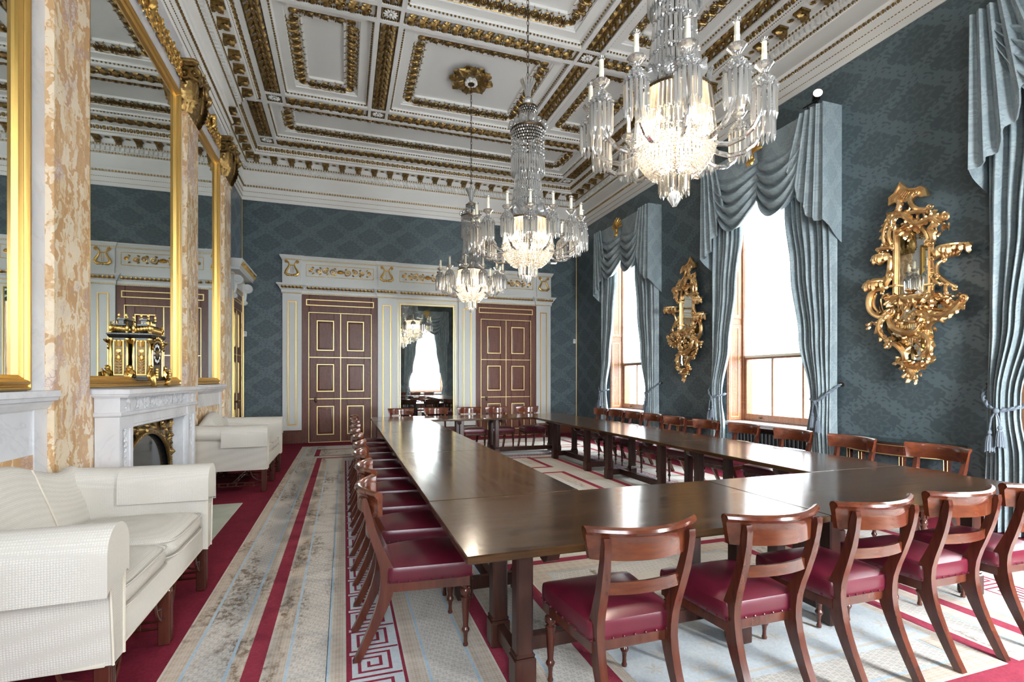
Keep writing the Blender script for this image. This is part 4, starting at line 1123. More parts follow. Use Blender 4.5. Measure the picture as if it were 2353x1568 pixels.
GIR_PLATES = [[(-0.153, -0.135), (-0.159, 0.536), (-0.112, 0.585), (-0.012, 0.579), (0.099, 0.54), (0.166, 0.448), (0.172, -0.187)], [(-0.39, -0.145), (0.257, -0.229), (0.383, -0.354), (0.205, -0.41), (0.179, -0.515), (0.199, -0.633), (0.205, -0.808), (0.071, -0.904), (-0.033, -0.885), (-0.069, -0.763), (-0.201, -0.67), (-0.3, -0.521), (-0.323, -0.4), (-0.39, -0.312)], [(-0.062, 0.904), (-0.005, 0.877), (0.044, 0.776), (-0.069, 0.777)]]
# ---------------------------------------------------------------- windows
def window(nm, w, a, label, full=True):
    r = thing(nm, label, 'window', WM(w, a), kind='structure')
    f = MB(); zf = -.40
    # lining, sill, head
    f.box((-hw, .70, -.5), (-hw+.05, 4.75, -.30)); f.box((hw-.05, .70, -.5), (hw, 4.75, -.30)); f.box((-hw, 4.68, -.5), (hw, 4.75, 0)); f.box((-hw, .70, -.5), (hw, .80, -.28))
    f.build('window_frame', M['oak_light'], r, smooth=False)
    def sash(n, y0, y1, z, rows):
        b = MB(); X = hw-.05; st = .055
        b.cbox((-X, y0, z), (-X+st, y1, z+.045), .004); b.cbox((X-st, y0, z), (X, y1, z+.045), .004)
        b.cbox((-X+st, y0, z), (X-st, y0+(.11 if rows == 1 else .05), z+.045), .004); b.cbox((-X+st, y1-.05, z), (X-st, y1, z+.045), .004)
        for k in (-1, 1): b.cbox((k*.285-.014, y0, z+.006), (k*.285+.014, y1, z+.04), .003)
        for k in range(1, rows): y = y0 + (y1-y0)*k/rows; b.cbox((-X, y-.014, z+.006), (X, y+.014, z+.04), .003)
        s = b.build('sash', M['oak_light'], r)
        g = MB(); g.rect(-X+.02, y0+.02, X-.02, y1-.02, z+.022); g.build('window_pane', M['pane'], s, smooth=False)
        if rows == 1:
            h = MB(); h.tube([(-.5, y0+.05, z+.045), (-.5, y0+.05, z+.075)], .012, 8); h.ell((-.5, y0+.05, z+.08), (.02,.02,.012), 8, 5); h.build('sash_knob', M['bronze'], s)
    sash('lower', .80, 1.87, -.37, 1); sash('upper', 1.83, 4.68, -.43, 3)
    sh, gl = MB(), MB()
    for s in (-1, 1):
        # folded oak shutters lining the splayed reveal: local frame along depth
        Ms = basis((s*hw, 0, -.30), (0,0,1), (0,1,0), (-s,0,0)) if s < 0 else basis((s*hw, 0, .0), (0,0,-1), (0,1,0), (-1,0,0))
        sh.box((0, .70, 0), (.30, 4.68, .022), 0, Ms)
        for y0, y1 in ((.80, 2.42), (2.52, 4.62)):
            sh.mould([(0,.022),(.004,.034),(.05,.034),(.055,.026),(.07,.026)], rectloop(.015, y0, .285, y1), True, 0, Ms)
            frame_line(gl, .062, y0+.047, .238, y1-.047, .016, .026, .008, 0, Ms)
    sh.build('shutter', M['oak_light'], r, smooth=False); q = gl.build('gilt_line', M['gold_line'], r); q['label'] = 'thin gilded lines on the shutter panels'
    sl = MB(); sl.cbox((-hw-.06, .755, -.30), (hw+.06, .79, .05), .008); sl.box((-hw-.03, .725, -.3), (hw+.03, .755, .03)); sl.build('window_sill', M['marble'], r)
    ap = MB(); ap.box((-hw, 0, -.30), (hw, .73, -.26)); ap.build('apron', M['oak'], r, smooth=False)
    return r
for i, (c, l) in enumerate(((2.10, 'window nearest the camera, mostly beyond the right edge'), (6.02, 'middle tall window between the two gilded mirrors'), (9.94, 'far window in the corner of the room'))):
    window('window_%d' % (i+1), 'R', c, l)
window('window_4', 'F', REAR_W[0], 'window behind the camera, reflected in the pier glass'); window('window_5', 'F', REAR_W[1], 'second window behind the camera')

def blind(w, a, label, low=1.86):
    r = thing('roller_blind', label, 'blind', WM(w, a))
    b = MB(); X = hw-.062
    b.grid(lambda u, v: (-X+2*X*u, low + (4.66-low)*v, -.335 + .004*sin(9*v)), 4, 12); q = b.build('blind_cloth', M['blind'], r)
    b = MB(); b.cbox((-X, low-.012, -.345), (X, low+.03, -.325), .004); b.build('bottom_bar', M['wax'], r)
    b = MB(); b.tube([(-X-.005, 4.655, -.33), (X+.005, 4.655, -.33)], .018, 8); b.build('roller', M['white'], r)
blind('R', 6.02, 'cream roller blind drawn halfway down the middle window')
blind('R', 9.94, 'cream roller blind in the far window'); blind('R', 2.10, 'cream roller blind of the near window'); blind('F', 4.06, 'roller blind of the window behind the camera')
def radiator(w, a, label):
    r = thing('radiator', label, 'radiator', WM(w, a))
    b = MB()
    for i in range(22): b.cbox((-.80+i*.0735, .06, -.24), (-.745+i*.0735, .64, -.08), .012)
    b.tube([(-.82,.13,-.16),(.84,.13,-.16)], .022, 8); b.tube([(-.82,.57,-.16),(.84,.57,-.16)], .022, 8)
    b.build('sections', M['radiator'], r)
    f = MB()
    for x in (-.77, .79): f.box((x-.02, 0, -.2), (x+.02, .08, -.12))
    f.build('feet', M['radiator'], r, smooth=False)
for c, l in ((6.02, 'dark ribbed radiator under the middle window'), (9.94, 'dark ribbed radiator under the far window')): radiator('R', c, l)

# ---------------------------------------------------------------- curtains: local x right, y up, z into the room
def sm(t): t = max(0, min(1, t)); return t*t*(3-2*t)
def interp(t, pts):
    for (a, p), (b, q) in zip(pts, pts[1:]):
        if t <= b: return p + (q-p)*sm((t-a)/(b-a)) if t > a else p
    return pts[-1][1]
def drape_mesh(s):
    """s=+1 the drape on the right of the window, -1 on the left; pulled aside by a cord at 1.2 m"""
    b = MB(); rnd = random.Random(11+s); ph = [rnd.uniform(-.35, .35) for _ in range(12)]
    inn = [(0,.80),(.75,.79),(1.15,.845),(1.3,.84),(2.05,.67),(3.0,.52),(3.86,.40),(4.9,.24)]
    outp = [(0,1.16),(1.15,1.135),(4.9,1.14)]
    def f(u, v):
        y = .015 + 4.90*v
        xi, xo = interp(y, inn), interp(y, outp)
        k = 7.5
        t = u + .018*sin(5*v+u*9) + ph[int(u*8) % 12]*.03
        A = .042 if y > 1.6 else .042 - .018*math.exp(-((y-1.17)/.28)**2)
        w = sin(2*PI*k*t); w = math.copysign(abs(w)**.75, w)
        z = .135 + A*w + .018*sin(2*PI*2.1*u + 3*v)
        z += .05*math.exp(-((y-1.2)/.5)**2)*sin(PI*min(1, u*1.0))
        z = z*(1-sm((u-.93)/.07)) + .045*sm((u-.93)/.07)
        xx = xi + (xo-xi)*u
        return (s*xx, y, max(z, .03))
    b.grid(f, 90, 44)
    return b
def tassel(b, x, y, z, L=.20):
    Mt = T(x, y, z) @ RX(PI/2)
    b.lathe([(.003,-.05),(.006,0),(.016,.012),(.020,.03),(.012,.045),(.018,.055),(.026,.09),(.034,L-.02),(.036,L),(0,L)], 12, 0, Mt)
    for k in range(12):
        a = k*PI/6; b.tube([(x+.02*cos(a), y-.06, z+.02*sin(a)), (x+.030*cos(a), y-.12, z+.030*sin(a)), (x+.036*cos(a), y-L-.008*(k%3), z+.036*sin(a))], [.004,.006,.005], 4)
def tieback(s, par):
    b = MB()
    pts = [(s*1.17,1.42,.03),(s*1.165,1.38,.10),(s*1.12,1.30,.20),(s*1.05,1.22,.245),(s*.97,1.185,.25),(s*.885,1.21,.215),(s*.83,1.235,.14),(s*.86,1.25,.07)]
    P = []
    for i in range(len(pts)-1):
        for k in range(6): P.append([pts[i][j]+(pts[i+1][j]-pts[i][j])*k/6 for j in range(3)])
    P.append(list(pts[-1]))
    for q in range(2):
        b.tube([(p[0]+.009*cos(i*.9+q*PI), p[1]+.009*sin(i*.9+q*PI), p[2]+.006*sin(i*.9+q*PI)) for i, p in enumerate(P)], .011, 6)
    b.ell((s*.985, 1.185, .262), (.026,.03,.024), 8, 6)
    b.tube([(s*.985,1.18,.265),(s*.965,1.12,.265),(s*.955,1.06,.262)], .008, 6); b.tube([(s*.985,1.18,.265),(s*1.02,1.12,.265),(s*1.035,1.02,.262)], .008, 6)
    q = b.build('tieback_cord', M['cord'], par); q['label'] = 'twisted grey blue cord with two tassels'
    t = MB(); tassel(t, s*.955, 1.05, .262); tassel(t, s*1.035, 1.0, .262); t.build('tassels', M['cord'], q)
    h = MB(); h.tube([(s*1.17,1.42,.0),(s*1.17,1.42,.05),(s*1.17,1.45,.06)], .008, 6); h.lathe([(.03,0),(.03,.006),(.015,.01)], 10, 0, T(s*1.17,1.42,.0)); h.build('hook', M['bronze'], q)
def valance_mesh():
    b = MB(); top = 5.05
    def swag(s):
        def f(u, v):
            x = s*u*.98
            yb = 3.82 + ((u-.40)/.40)**2*.36
            vv = v if v < .3 else .3 + (v-.3)
            y = top + (yb-top)*vv
            gather = math.exp(-(u/.10)**2)
            A = .058*sm((v-.20)/.3)*(1-.5*gather)
            ph = 2*PI*(6.2*v**1.15) + .9*sin(3*u+2*v)
            w = sin(ph); z = .275 + A*(w + .35*sin(2*ph+.6)) + .05*sin(PI*min(1,u*1.1))*sm(v/.6) - .03*gather*sm(v/.3)
            return (x, y, z)
        b.grid(f, 40, 90)
    swag(1); swag(-1)
    return b
def jabot_mesh(s):
    b = MB(); top = 5.06
    hem = [(0,4.36),(.2,4.17),(.42,3.86),(.65,3.63),(.85,3.55),(1.0,3.54)]
    def f(u, v):
        x_t = .82 + (1.165-.82)*u; x_b = .60 + (1.165-.60)*u
        yb = interp(u, hem); y = top + (yb-top)*v
        t = 2*PI*4.2*u
        z = .315 + (.034*sin(t) + .014*sin(2*t+1))*(1-.5*sm((u-.75)/.2)) + .012*v
        x = x_t + (x_b-x_t)*v + .018*cos(t)*v
        return (s*x, y, z)
    b.grid(f, 60, 14)
    def side(u, v):       # return to the wall
        z = .325*(1-u); yb = 3.54 - .27*u; y = top + .0*u + (yb-top)*v
        return (s*(1.165 + .012*sin(6*u)*v), y, z + .012*v*(1-u))
    b.grid(side, 8, 14)
    def lin(u, v):        # turned lining edge along the hem
        yb = interp(u, hem); t = 2*PI*4.2*u; x = .60 + (1.165-.60)*u + .018*cos(t)
        return (s*x, yb + .02*v, .315 + (.034*sin(t) + .014*sin(2*t+1))*(1-.5*sm((u-.75)/.2)) + .012 - .03*v)
    b.grid(lin, 60, 1)
    return b
def palmette_mesh():
    b = MB(); c = (0, 4.86, .355)
    for k in range(9):
        a = PI/2 + (k-4)*.36; L = .24 - .012*abs(k-4)
        d = (cos(a), sin(a)); n_ = (-sin(a), cos(a))
        pts = [(c[0]+d[0]*L*t, c[1]+d[1]*L*t, c[2]+.03*sin(PI*t)) for t in (.15,.45,.75,1)]
        b.tube(pts, [.010,.016,.022,.014], 7)
        b.ell(pts[-1], (.02,.02,.016), 7, 5)
    b.ell((0, 4.82, .37), (.05,.06,.03), 10, 6)
    for s in (-1, 1): b.tube([(s*(.05+p[0]), 4.76+p[1], .36+p[2]) for p in spiral_pts(.045, 1.2, 12, s, PI/2, .01)], .010, 6)
    for k in range(3): b.inst(U['leaf'], basis((0, 4.80, .36), (.35*(k-1), -1, .1), (1, .35*(k-1), 0), (0,0,1)) @ S(1.1))
    return b
dm = {1: drape_mesh(1), -1: drape_mesh(-1)}
def curtains(w, a, where, sides=(1, -1), first={}):
    Wm = WM(w, a)
    nm = {1: 'right', -1: 'left'}
    for s in sides:
        lab = 'blue silk curtain tied back %s of the %s' % (nm[s], where)
        if s not in first:
            r = thing('curtain', lab, 'curtain', Wm, 'tied back silk curtains')
            dm[s].build('drape', M['curtain'], r, ang=180); tieback(s, r); first[s] = r
        else: dup(first[s], Wm, lab)
    lab = 'swagged silk valance over the %s' % where
    if 'v' not in first:
        r = thing('valance', lab, 'valance', Wm, 'swagged valances over the windows')
        valance_mesh().build('swag', M['curtain'], r, ang=180)
        for s in (-1, 1): jabot_mesh(s).build('tail', M['curtain'], r, ang=60)
        bd = MB(); bd.box((-1.14, 4.99, 0), (1.14, 5.03, .235)); bd.build('pelmet_board', M['oak'], r, smooth=False)
        q = palmette_mesh().build('palmette', M['gold'], r); q['label'] = 'gilded palmette crest'
        first['v'] = r
    else: dup(first['v'], Wm, lab)
curtains('R', 6.02, 'middle window'); curtains('R', 9.94, 'far window'); curtains('R', 2.10, 'window at the right edge of the photo'); curtains('F', 4.06, 'window reflected in the pier glass')

# ---------------------------------------------------------------- rococo girandole mirrors
def girandole(a, mirrored, label):
    sx = -1 if mirrored else 1
    r = thing('girandole_mirror', label, 'mirror', WM('R', a, 2.6) @ (S(sx,1,1) if False else Matrix.Identity(4)), 'carved gilded rococo mirrors on the window wall')
    f = lambda p, z=0: (sx*p[0], p[1], z)
    g, gl = MB(), MB()
    for k, P in enumerate(GIR_PLATES):
        pl = [(sx*x, y) for x, y in P]
        if sx < 0: pl = pl[::-1]
        gl.prism(pl, .03 + .012*(k == 0), .05 + .012*(k == 0))
    gl.build('mirror_plate', M['mirror_old'], r, smooth=False)
    rnd = random.Random(4)
    def smooth(P, n=5):
        Q = []
        for i in range(len(P)-1):
            p0, p1, p2, p3 = P[max(i-1,0)], P[i], P[i+1], P[min(i+2,len(P)-1)]
            for k in range(n):
                t = k/n
                Q.append(tuple(.5*((2*p1[j]) + (-p0[j]+p2[j])*t + (2*p0[j]-5*p1[j]+4*p2[j]-p3[j])*t*t + (-p0[j]+3*p1[j]-3*p2[j]+p3[j])*t**3) for j in (0,1)))
        return Q + [P[-1]]
    for k, (P, rad) in enumerate(GIR_TUBES):
        Q = smooth(P); n = len(Q); zb = .075 + .012*(k % 3)
        zz = [zb + .03*sin(PI*i/(n-1)) for i in range(n)]
        g.tube([f(q, z) for q, z in zip(Q, zz)], [rad*(.55 + .75*sin(PI*min(.9, .15+.75*i/(n-1)))) for i in range(n)], 8)
        # raised rib along the scroll
        g.tube([f(q, z+rad*.9) for q, z in zip(Q, zz)], rad*.28, 5)
        for e in (0, n-1):
            rr = rad*1.15; q = Q[e]; s_ = 1 if k % 2 else -1
            g.tube([f((q[0]+p[0], q[1]+p[1]), zz[e]+.01+p[2]) for p in spiral_pts(rr*1.4, 1.3, 12, s_, k, .01)], [rr*.5-.3*rr*.5*i/12 for i in range(13)], 6)
        if rad > .02 and k % 2:
            for i in range(2, n-1, 4):
                t = (Q[i+1][0]-Q[i-1][0], Q[i+1][1]-Q[i-1][1]); L = math.hypot(*t) or 1; t = (t[0]/L, t[1]/L)
                for e in (-1, 1):
                    d_ = (t[0]*.75 - e*t[1]*.65, t[1]*.75 + e*t[0]*.65)
                    g.inst(U['leaf_s'], basis(f(Q[i], zz[i]), (sx*d_[0], d_[1], .15), (-d_[1]*sx, d_[0], 0), (0,0,1)) @ S(1.05*rad/.024))
    # pagoda crest with trellis
    cp = [(sx*x, y) for x, y in GIR_CREST]
    if sx < 0: cp = cp[::-1]
    g.prism(cp, .03, .085); g.tube([(x, y, .09) for x, y in cp], .016, 6, closed=True)
    x0 = GIR_CREST[4][0]; y0 = GIR_CREST[4][1]
    for k in range(4):
        g.tube([f((x0-.02+k*.03, y0-.10-.012*k), .09), f((x0+.03+k*.03, y0-.19-.006*k), .09)], .005, 4); g.tube([f((x0+.04+k*.02, y0-.11-.01*k), .09), f((x0-.03+k*.03, y0-.18-.008*k), .09)], .005, 4)
    # clustered columns either side of the plate
    for xt, xb, y1, y2, w in ((-.179,-.186,.66,-.15,.028), (.19,.19,.36,-.20,.028)):
        pts = [f((xb+(xt-xb)*t, y2+(y1-y2)*t), .085) for t in (0,.1,.5,.9,1)]
        g.tube(pts, w*.8, 6); 
        for e in (-1, 1): g.tube([(p[0]+e*w*.7, p[1], .075) for p in pts], w*.42, 6)
        for y in (y1, y2, y2+.12): g.cbox((sx*xb-w*1.5, y-.012, .05), (sx*xb+w*1.5, y+.014, .125), .005)
    # candle brackets: little shelves with carved undersides
    for x, y, hw_, dz in ((-.33,.365,.09,.14), (-.40,.055,.13,.16), (.415,.285,.15,.22), (-.0,-.165,.2,.09)):
        g.add(*shelf_geo(sx*x, y, hw_, dz))
        for k in range(9):
            t = (k-4)/4.2
            g.inst(U['leaf_s'], basis((sx*x+hw_*t, y-.005, .06+dz*(1-.6*t*t)*.9), (.15*t,-1,-.35), (1,.1,0), (0,-.35,1)) @ S(1.0 + .3*((k*7)%3)))
        for k in range(5): g.inst(U['leaf'], basis((sx*x+hw_*(k-2)*.3, y-.02, .07+dz*.4), ((2-k)*.2,-1,-.5), (1,0,0), (0,-.4,1)) @ S(.9))
    # rocaille clusters, icicles and the little animals under the rail
    for cx_, cy_, n, rr in ((-.323,-.02,8,.05), (.432,-.291,16,.075), (-.026,-.22,12,.10), (.20,-.16,8,.06), (-.19,-.17,8,.06), (-.418,-.47,8,.045), (.04,-1.0,16,.10), (.0,-.72,10,.07), (-.2,-.30,8,.05), (.28,-.32,10,.07), (.15,-.38,10,.06), (-.05,.60,8,.06), (.02,.53,8,.05), (.30,.50,8,.04), (-.22,-.70,6,.04), (.18,-.55,8,.05), (.1,-.9,8,.05), (-.1,-.93,8,.05)):
        for i in range(n):
            a = rnd.uniform(0, 2*PI); d_ = rr*math.sqrt(rnd.random())
            g.inst(U['leaf_s'], basis((sx*(cx_+d_*cos(a)), cy_+d_*sin(a), .07+rnd.uniform(0,.05)), (cos(a)*.8, sin(a)*.8-.3, .35), (-sin(a), cos(a), 0), (0,0,1)) @ S(rnd.uniform(.7, 1.3)))
    for i in range(26):
        x = -.16 + .30*(i % 13)/12; y = (-.20 if i < 13 else -.60) ; L = .06+.07*rnd.random()
        if i >= 13: x = -.06+.16*((i-13)/12)
        g.tube([(sx*x, y, .10), (sx*x+.004, y-L*.6, .105), (sx*x, y-L, .10)], [.010,.008,.002], 5)
    for i in range(9):
        x = .25+.06*(i % 3); g.tube([(sx*x, .54, .09), (sx*x, .54-.05-.03*(i%2), .09)], [.009,.002], 5)
    for cx_ in (-.12, .02):
        g.ell((sx*cx_, -.47, .10), (.045,.026,.025), 9, 6); g.ell((sx*cx_-.04, -.43, .11), (.02,.022,.018), 8, 5)
        for k in (-.03, -.012, .015, .032): g.tube([(sx*cx_+k, -.48, .10), (sx*cx_+k, -.53, .10)], .006, 5)
    for k in range(4): g.ell((sx*(.0+.02*k), -.40+.012*k, .10), (.03,.035,.02), 8, 5)
    g.build('carved_frame', M['gilt'], r)
def shelf_geo(x, y, w, d):
    n = 12; top = [(x + w*cos(PI*i/n), y, .05 + d*sin(PI*i/n)) for i in range(n+1)]
    vs = top + [(a, y-.018, b_) for a, _, b_ in top]
    m_ = n+1
    return vs, [tuple(range(m_)), tuple(range(m_, 2*m_))[::-1]] + [(i, i+1, m_+i+1, m_+i) for i in range(n)] + [(n, 0, m_, m_+n)]
girandole(3.95, False, 'large carved gilt mirror with candle brackets at the right of the photo')
girandole(7.88, True, 'carved gilt mirror hung between the far and middle windows')

# ---------------------------------------------------------------- demi-lune side tables under the mirrors
def side_table(a, label):
    r = thing('side_table', label, 'side table', WM('R', a), 'demi-lune tables under the gilt mirrors')
    n = 24; w, d, h0 = .64, .42, .785
    arc = lambda k, s: [(w*s*cos(PI*i/n), .005 + d*s*sin(PI*i/n)) for i in range(n+1)]
    P = basis((0,0,0), (1,0,0), (0,0,1), (0,1,0))          # plan y -> out of the wall, height -> up
    t = MB(); a_ = arc(0, 1.0)[::-1]; t.prism(a_, h0-.022, h0, 0, P); t.build('top', M['table_dark'], r, ang=50)
    gl = MB(); gl.prism(arc(0, .99)[::-1], h0+.001, h0+.007, 0, P); q = gl.build('glass_cover', M['green_wood'], r, ang=50)
    ap = MB(); ap.prism(arc(0, .95)[::-1], h0-.14, h0-.022, 0, P); ap.build('apron', M['mahogany'], r, ang=50)
    g = MB()
    for hh in (h0-.135, h0-.03): g.tube([(x, hh, z+.004) for x, z in arc(0, .955)], .006, 6)
    lg = []
    for k, ang_ in enumerate((.12, .37, .63, .88)):
        x, z = w*.9*cos(PI*ang_), .005 + d*.9*sin(PI*ang_); b = MB()
        b.add(*taper(x, z, .026, .014, .007, h0-.02)); b.build('leg', M['mahogany'], r, smooth=False)
        for e in (-1, 1): g.tube([(x+e*.018, h0-.15, z+.027), (x+e*.010, .08, z+.016)], .0035, 4)
    q = g.build('gilt_lines', M['gold_line'], r); q['label'] = 'gilded stringing'
def taper(x, z, a, b_, y0, y1):
    vs = [(x-b_,y0,z-b_),(x+b_,y0,z-b_),(x+b_,y0,z+b_),(x-b_,y0,z+b_),(x-a,y1,z-a),(x+a,y1,z-a),(x+a,y1,z+a),(x-a,y1,z+a)]
    return vs, [(0,1,2,3),(7,6,5,4),(0,4,5,1),(1,5,6,2),(2,6,7,3),(3,7,4,0)]
side_table(4.10, 'half round side table with gilt lines under the large right mirror')
side_table(7.98, 'half round side table under the mirror between the windows')

def spotlight(a, label):
    r = thing('spotlight', label, 'spotlight', WM('R', a, 5.06))
    b = MB()
    for x in (-.09, .06): b.tube([(x, -.02, .20), (x, .14, .20)], .009, 6)
    b.tube([(-.16, .13, .20), (.09, .13, .20)], .012, 6)
    Mh = T(.03, .20, .18) @ RY(.9) @ RX(-.12)
    b.lathe([(0,-.12),(.035,-.11),(.05,-.05),(.058,.05),(.062,.07),(.055,.07),(.045,.02)], 16, 0, Mh, cap=False)
    b.tube([(.03,.13,.20),(.03,.17,.19)], .010, 6)
    b.build('lamp_body', M['iron'], r)
    l = MB(); l.lathe([(0,.052),(.050,.050),(.053,.045)], 16, 0, Mh, cap=False); q = l.build('lens', M['bulb'], r); q['label'] = 'glowing lens'
spotlight(5.10, 'small black spotlight glowing on top of the middle window valance')
# ---------------------------------------------------------------- dining chair: sits facing local +y
def make_chair(label, Mw, group):
    r = thing('dining_chair', label, 'chair', Mw, group)
    hx_f, hx_b = .205, .175
    # padded seat
    b = MB()
    def half(y): return .240 - (.240-.203)*((.255-y)/.46)
    def seat(u, v):
        y = .262 - .452*v; hx = half(y)
        x = (2*u-1)
        ex = math.copysign(1-(1-abs(x))**1.0, x)
        dome = (1-abs(x)**4)*(1-abs(2*v-1)**4)
        e = 1-.035*(abs(x)**8)*(abs(2*v-1)**8)
        return (ex*hx*e, y*e + .03*(1-e), .475 + .032*dome)
    b.grid(seat, 16, 16)
    ring = []
    nn = 16
    for k in range(nn): ring.append(seat(k/nn, 0))
    for k in range(nn): ring.append(seat(1, k/nn))
    for k in range(nn): ring.append(seat(1-k/nn, 1))
    for k in range(nn): ring.append(seat(0, 1-k/nn))
    lv = [(0,0,1),(.0,-.010,1.014),(0,-.030,1.022),(0,-.055,1.022),(0,-.078,1.014),(0,-.082,.99)]
    m_ = len(ring)
    vs = []
    for _, dz, sc in lv: vs += [(x*sc, .03+(y-.03)*sc, z+dz) for x, y, z in ring]
    fs = [(l*m_+i, l*m_+(i+1)%m_, (l+1)*m_+(i+1)%m_, (l+1)*m_+i) for l in range(len(lv)-1) for i in range(m_)]
    b.add(vs, fs)
    st = b.build('seat', M['leather'], r, ang=60)
    nl = MB()
    for i in range(0, m_, 2):
        x, y, z = ring[i]; nl.ell((x*1.022, .03+(y-.03)*1.022, .402), (.006,.006,.006), 6, 4)
    nl.build('nail_trim', M['leather'], st)
    # seat rails
    rl = MB()
    rl.cbox((-.21, .225, .345), (.21, .258, .398), .005); rl.cbox((-.17, -.185, .345), (.17, -.155, .398), .005)
    for s in (-1, 1):
        p = [(s*.238,.245),(s*.195,-.18),(s*.165,-.18),(s*.208,.245)]
        rl.prism(p if s < 0 else p[::-1], .345, .398)
    rl.build('seat_rail', M['mahogany'], r, ang=30)
    # turned front legs
    for s in (-1, 1):
        b = MB()
        b.cbox((s*hx_f-.024, .205, .335), (s*hx_f+.024, .253, .40), .005)
        b.lathe([(.008,0),(.013,.002),(.015,.012),(.011,.022),(.010,.045),(.013,.07),(.017,.078),(.022,.088),(.022,.096),(.016,.104),(.0145,.115),(.023,.255),(.025,.262),(.025,.272),(.018,.276),(.018,.282),(.026,.290),(.029,.303),(.026,.318),(.019,.326),(.022,.332),(.024,.338)], 14, 0, T(s*hx_f, .229, 0))
        b.build('leg', M['mahogany'], r, ang=50)
    # sabre rear legs running up into the stiles
    prof = [(0,-.345,.040),(.05,-.318,.042),(.11,-.288,.046),(.18,-.254,.052),(.25,-.224,.060),(.32,-.200,.070),(.38,-.187,.078),(.43,-.186,.078),(.48,-.196,.068),(.54,-.218,.055),(.61,-.246,.046),(.69,-.272,.042),(.77,-.291,.038),(.83,-.303,.030),(.856,-.306,.016)]
    for s in (-1, 1):
        b = MB(); vs = []
        for z, y, d in prof:
            x = s*(.172 + .024*max(0, (z-.36)/.5)) ; w = .018 if z < .74 else .015
            for dx, dy in ((-w,-d/2),(w,-d/2),(w,d/2),(-w,d/2)):
                vs.append((x+dx, y+dy, z))
            # chamfers come from smoothing angle
        n = len(prof); fs = [(4*i+k, 4*i+(k+1)%4, 4*i+4+(k+1)%4, 4*i+4+k) for i in range(n-1) for k in range(4)] + [(3,2,1,0), (4*n-4,4*n-3,4*n-2,4*n-1)]
        b.add(vs, fs); b.build('leg', M['mahogany'], r, ang=30)
    # curved crest rail with a rolled top
    def crest(u, v):
        a = (2*u-1); x = .252*a
        y = -.322 + .092*a*a
        k = v*2*PI
        # section: board .105 high with a scroll at the top edge
        sec = [(-.013,.762),(.011,.762),(.011,.835),(.014,.872),(.006,.886),(-.010,.892),(-.026,.884),(-.030,.872),(-.022,.862),(-.014,.852),(-.013,.82)]
        q = sec[int(round(v*len(sec))) % len(sec)]
        e = .010*abs(a)**3; x *= 1 + .05*(q[1]-.84)/.06*abs(a)**4
        return (x, y + q[0] + .02*(q[1]-.785)*-1, q[1] + e*(q[1]-.83)*4)
    b = MB(); b.grid(crest, 24, 11, cv=True)
    sec = [crest(0, k/11) for k in range(11)]; sec2 = [crest(1, k/11) for k in range(11)]
    b.add(sec, [tuple(range(11))]); b.add(sec2, [tuple(range(11))[::-1]])
    b.build('crest_rail', M['mahogany_red'], r, ang=45)
    def bar(u, v):
        a = 2*u-1; q = [(-.009,.615),(.009,.612),(.009,.662),(-.009,.665)][int(round(v*4)) % 4]
        return (.180*a, -.283 + .030*a*a + q[0], q[1])
    b = MB(); b.grid(bar, 12, 4, cv=True); b.build('cross_rail', M['mahogany_red'], r, ang=40)
    return r
LY = [2.97, 3.60, 4.24, 4.82, 5.46, 6.05, 6.70, 7.33, 7.89, 8.54]
RYs = [9.04, 8.49, 7.91, 7.33, 6.69, 5.97, 5.27, 4.51, 3.80, 3.03]
ordn = ['first', 'second', 'third', 'fourth', 'fifth', 'sixth', 'seventh', 'eighth', 'ninth', 'tenth']
rnd = random.Random(21)
jit = lambda a=.02: rnd.uniform(-a, a)
proto = None
def chair(x, y, rot, label, group):
    global proto
    Mw = T(x, y, .0125) @ RZ(rot)
    if proto is None: proto = make_chair(label, Mw, group)
    else: dup(proto, Mw, label, group)
FX = [1.157, 1.812, 2.465, 3.118, 3.755]
for i, x in enumerate(FX):
    chair(x, 2.035 + (0, -.03, -.01, -.0, .0)[i], (0, .0, .0, .0, -.02)[i], 'dining chair with its back to the camera, %s from the left along the near table' % ordn[i], 'chairs backing the camera')
for i, y in enumerate(LY):
    chair(.415 + jit(.015), y + (-.05 if i == 0 else 0), -PI/2 + jit(), 'dining chair tucked under the left hand tables, %s from the camera' % ordn[i], 'chairs along the left tables')
for i, y in enumerate(RYs):
    chair(4.70 + jit(.02) + (-.06 if i == 0 else 0), y, PI/2 + jit(.03), 'dining chair on the window side, %s from the far corner' % ordn[i], 'chairs along the window side')
for i, x in enumerate([1.087, 1.79, 2.493, 3.10, 3.79]):
    chair(x, 10.075, PI + jit(.03), 'dining chair at the far end by the doors, %s from the left' % ordn[i], 'chairs at the far end')

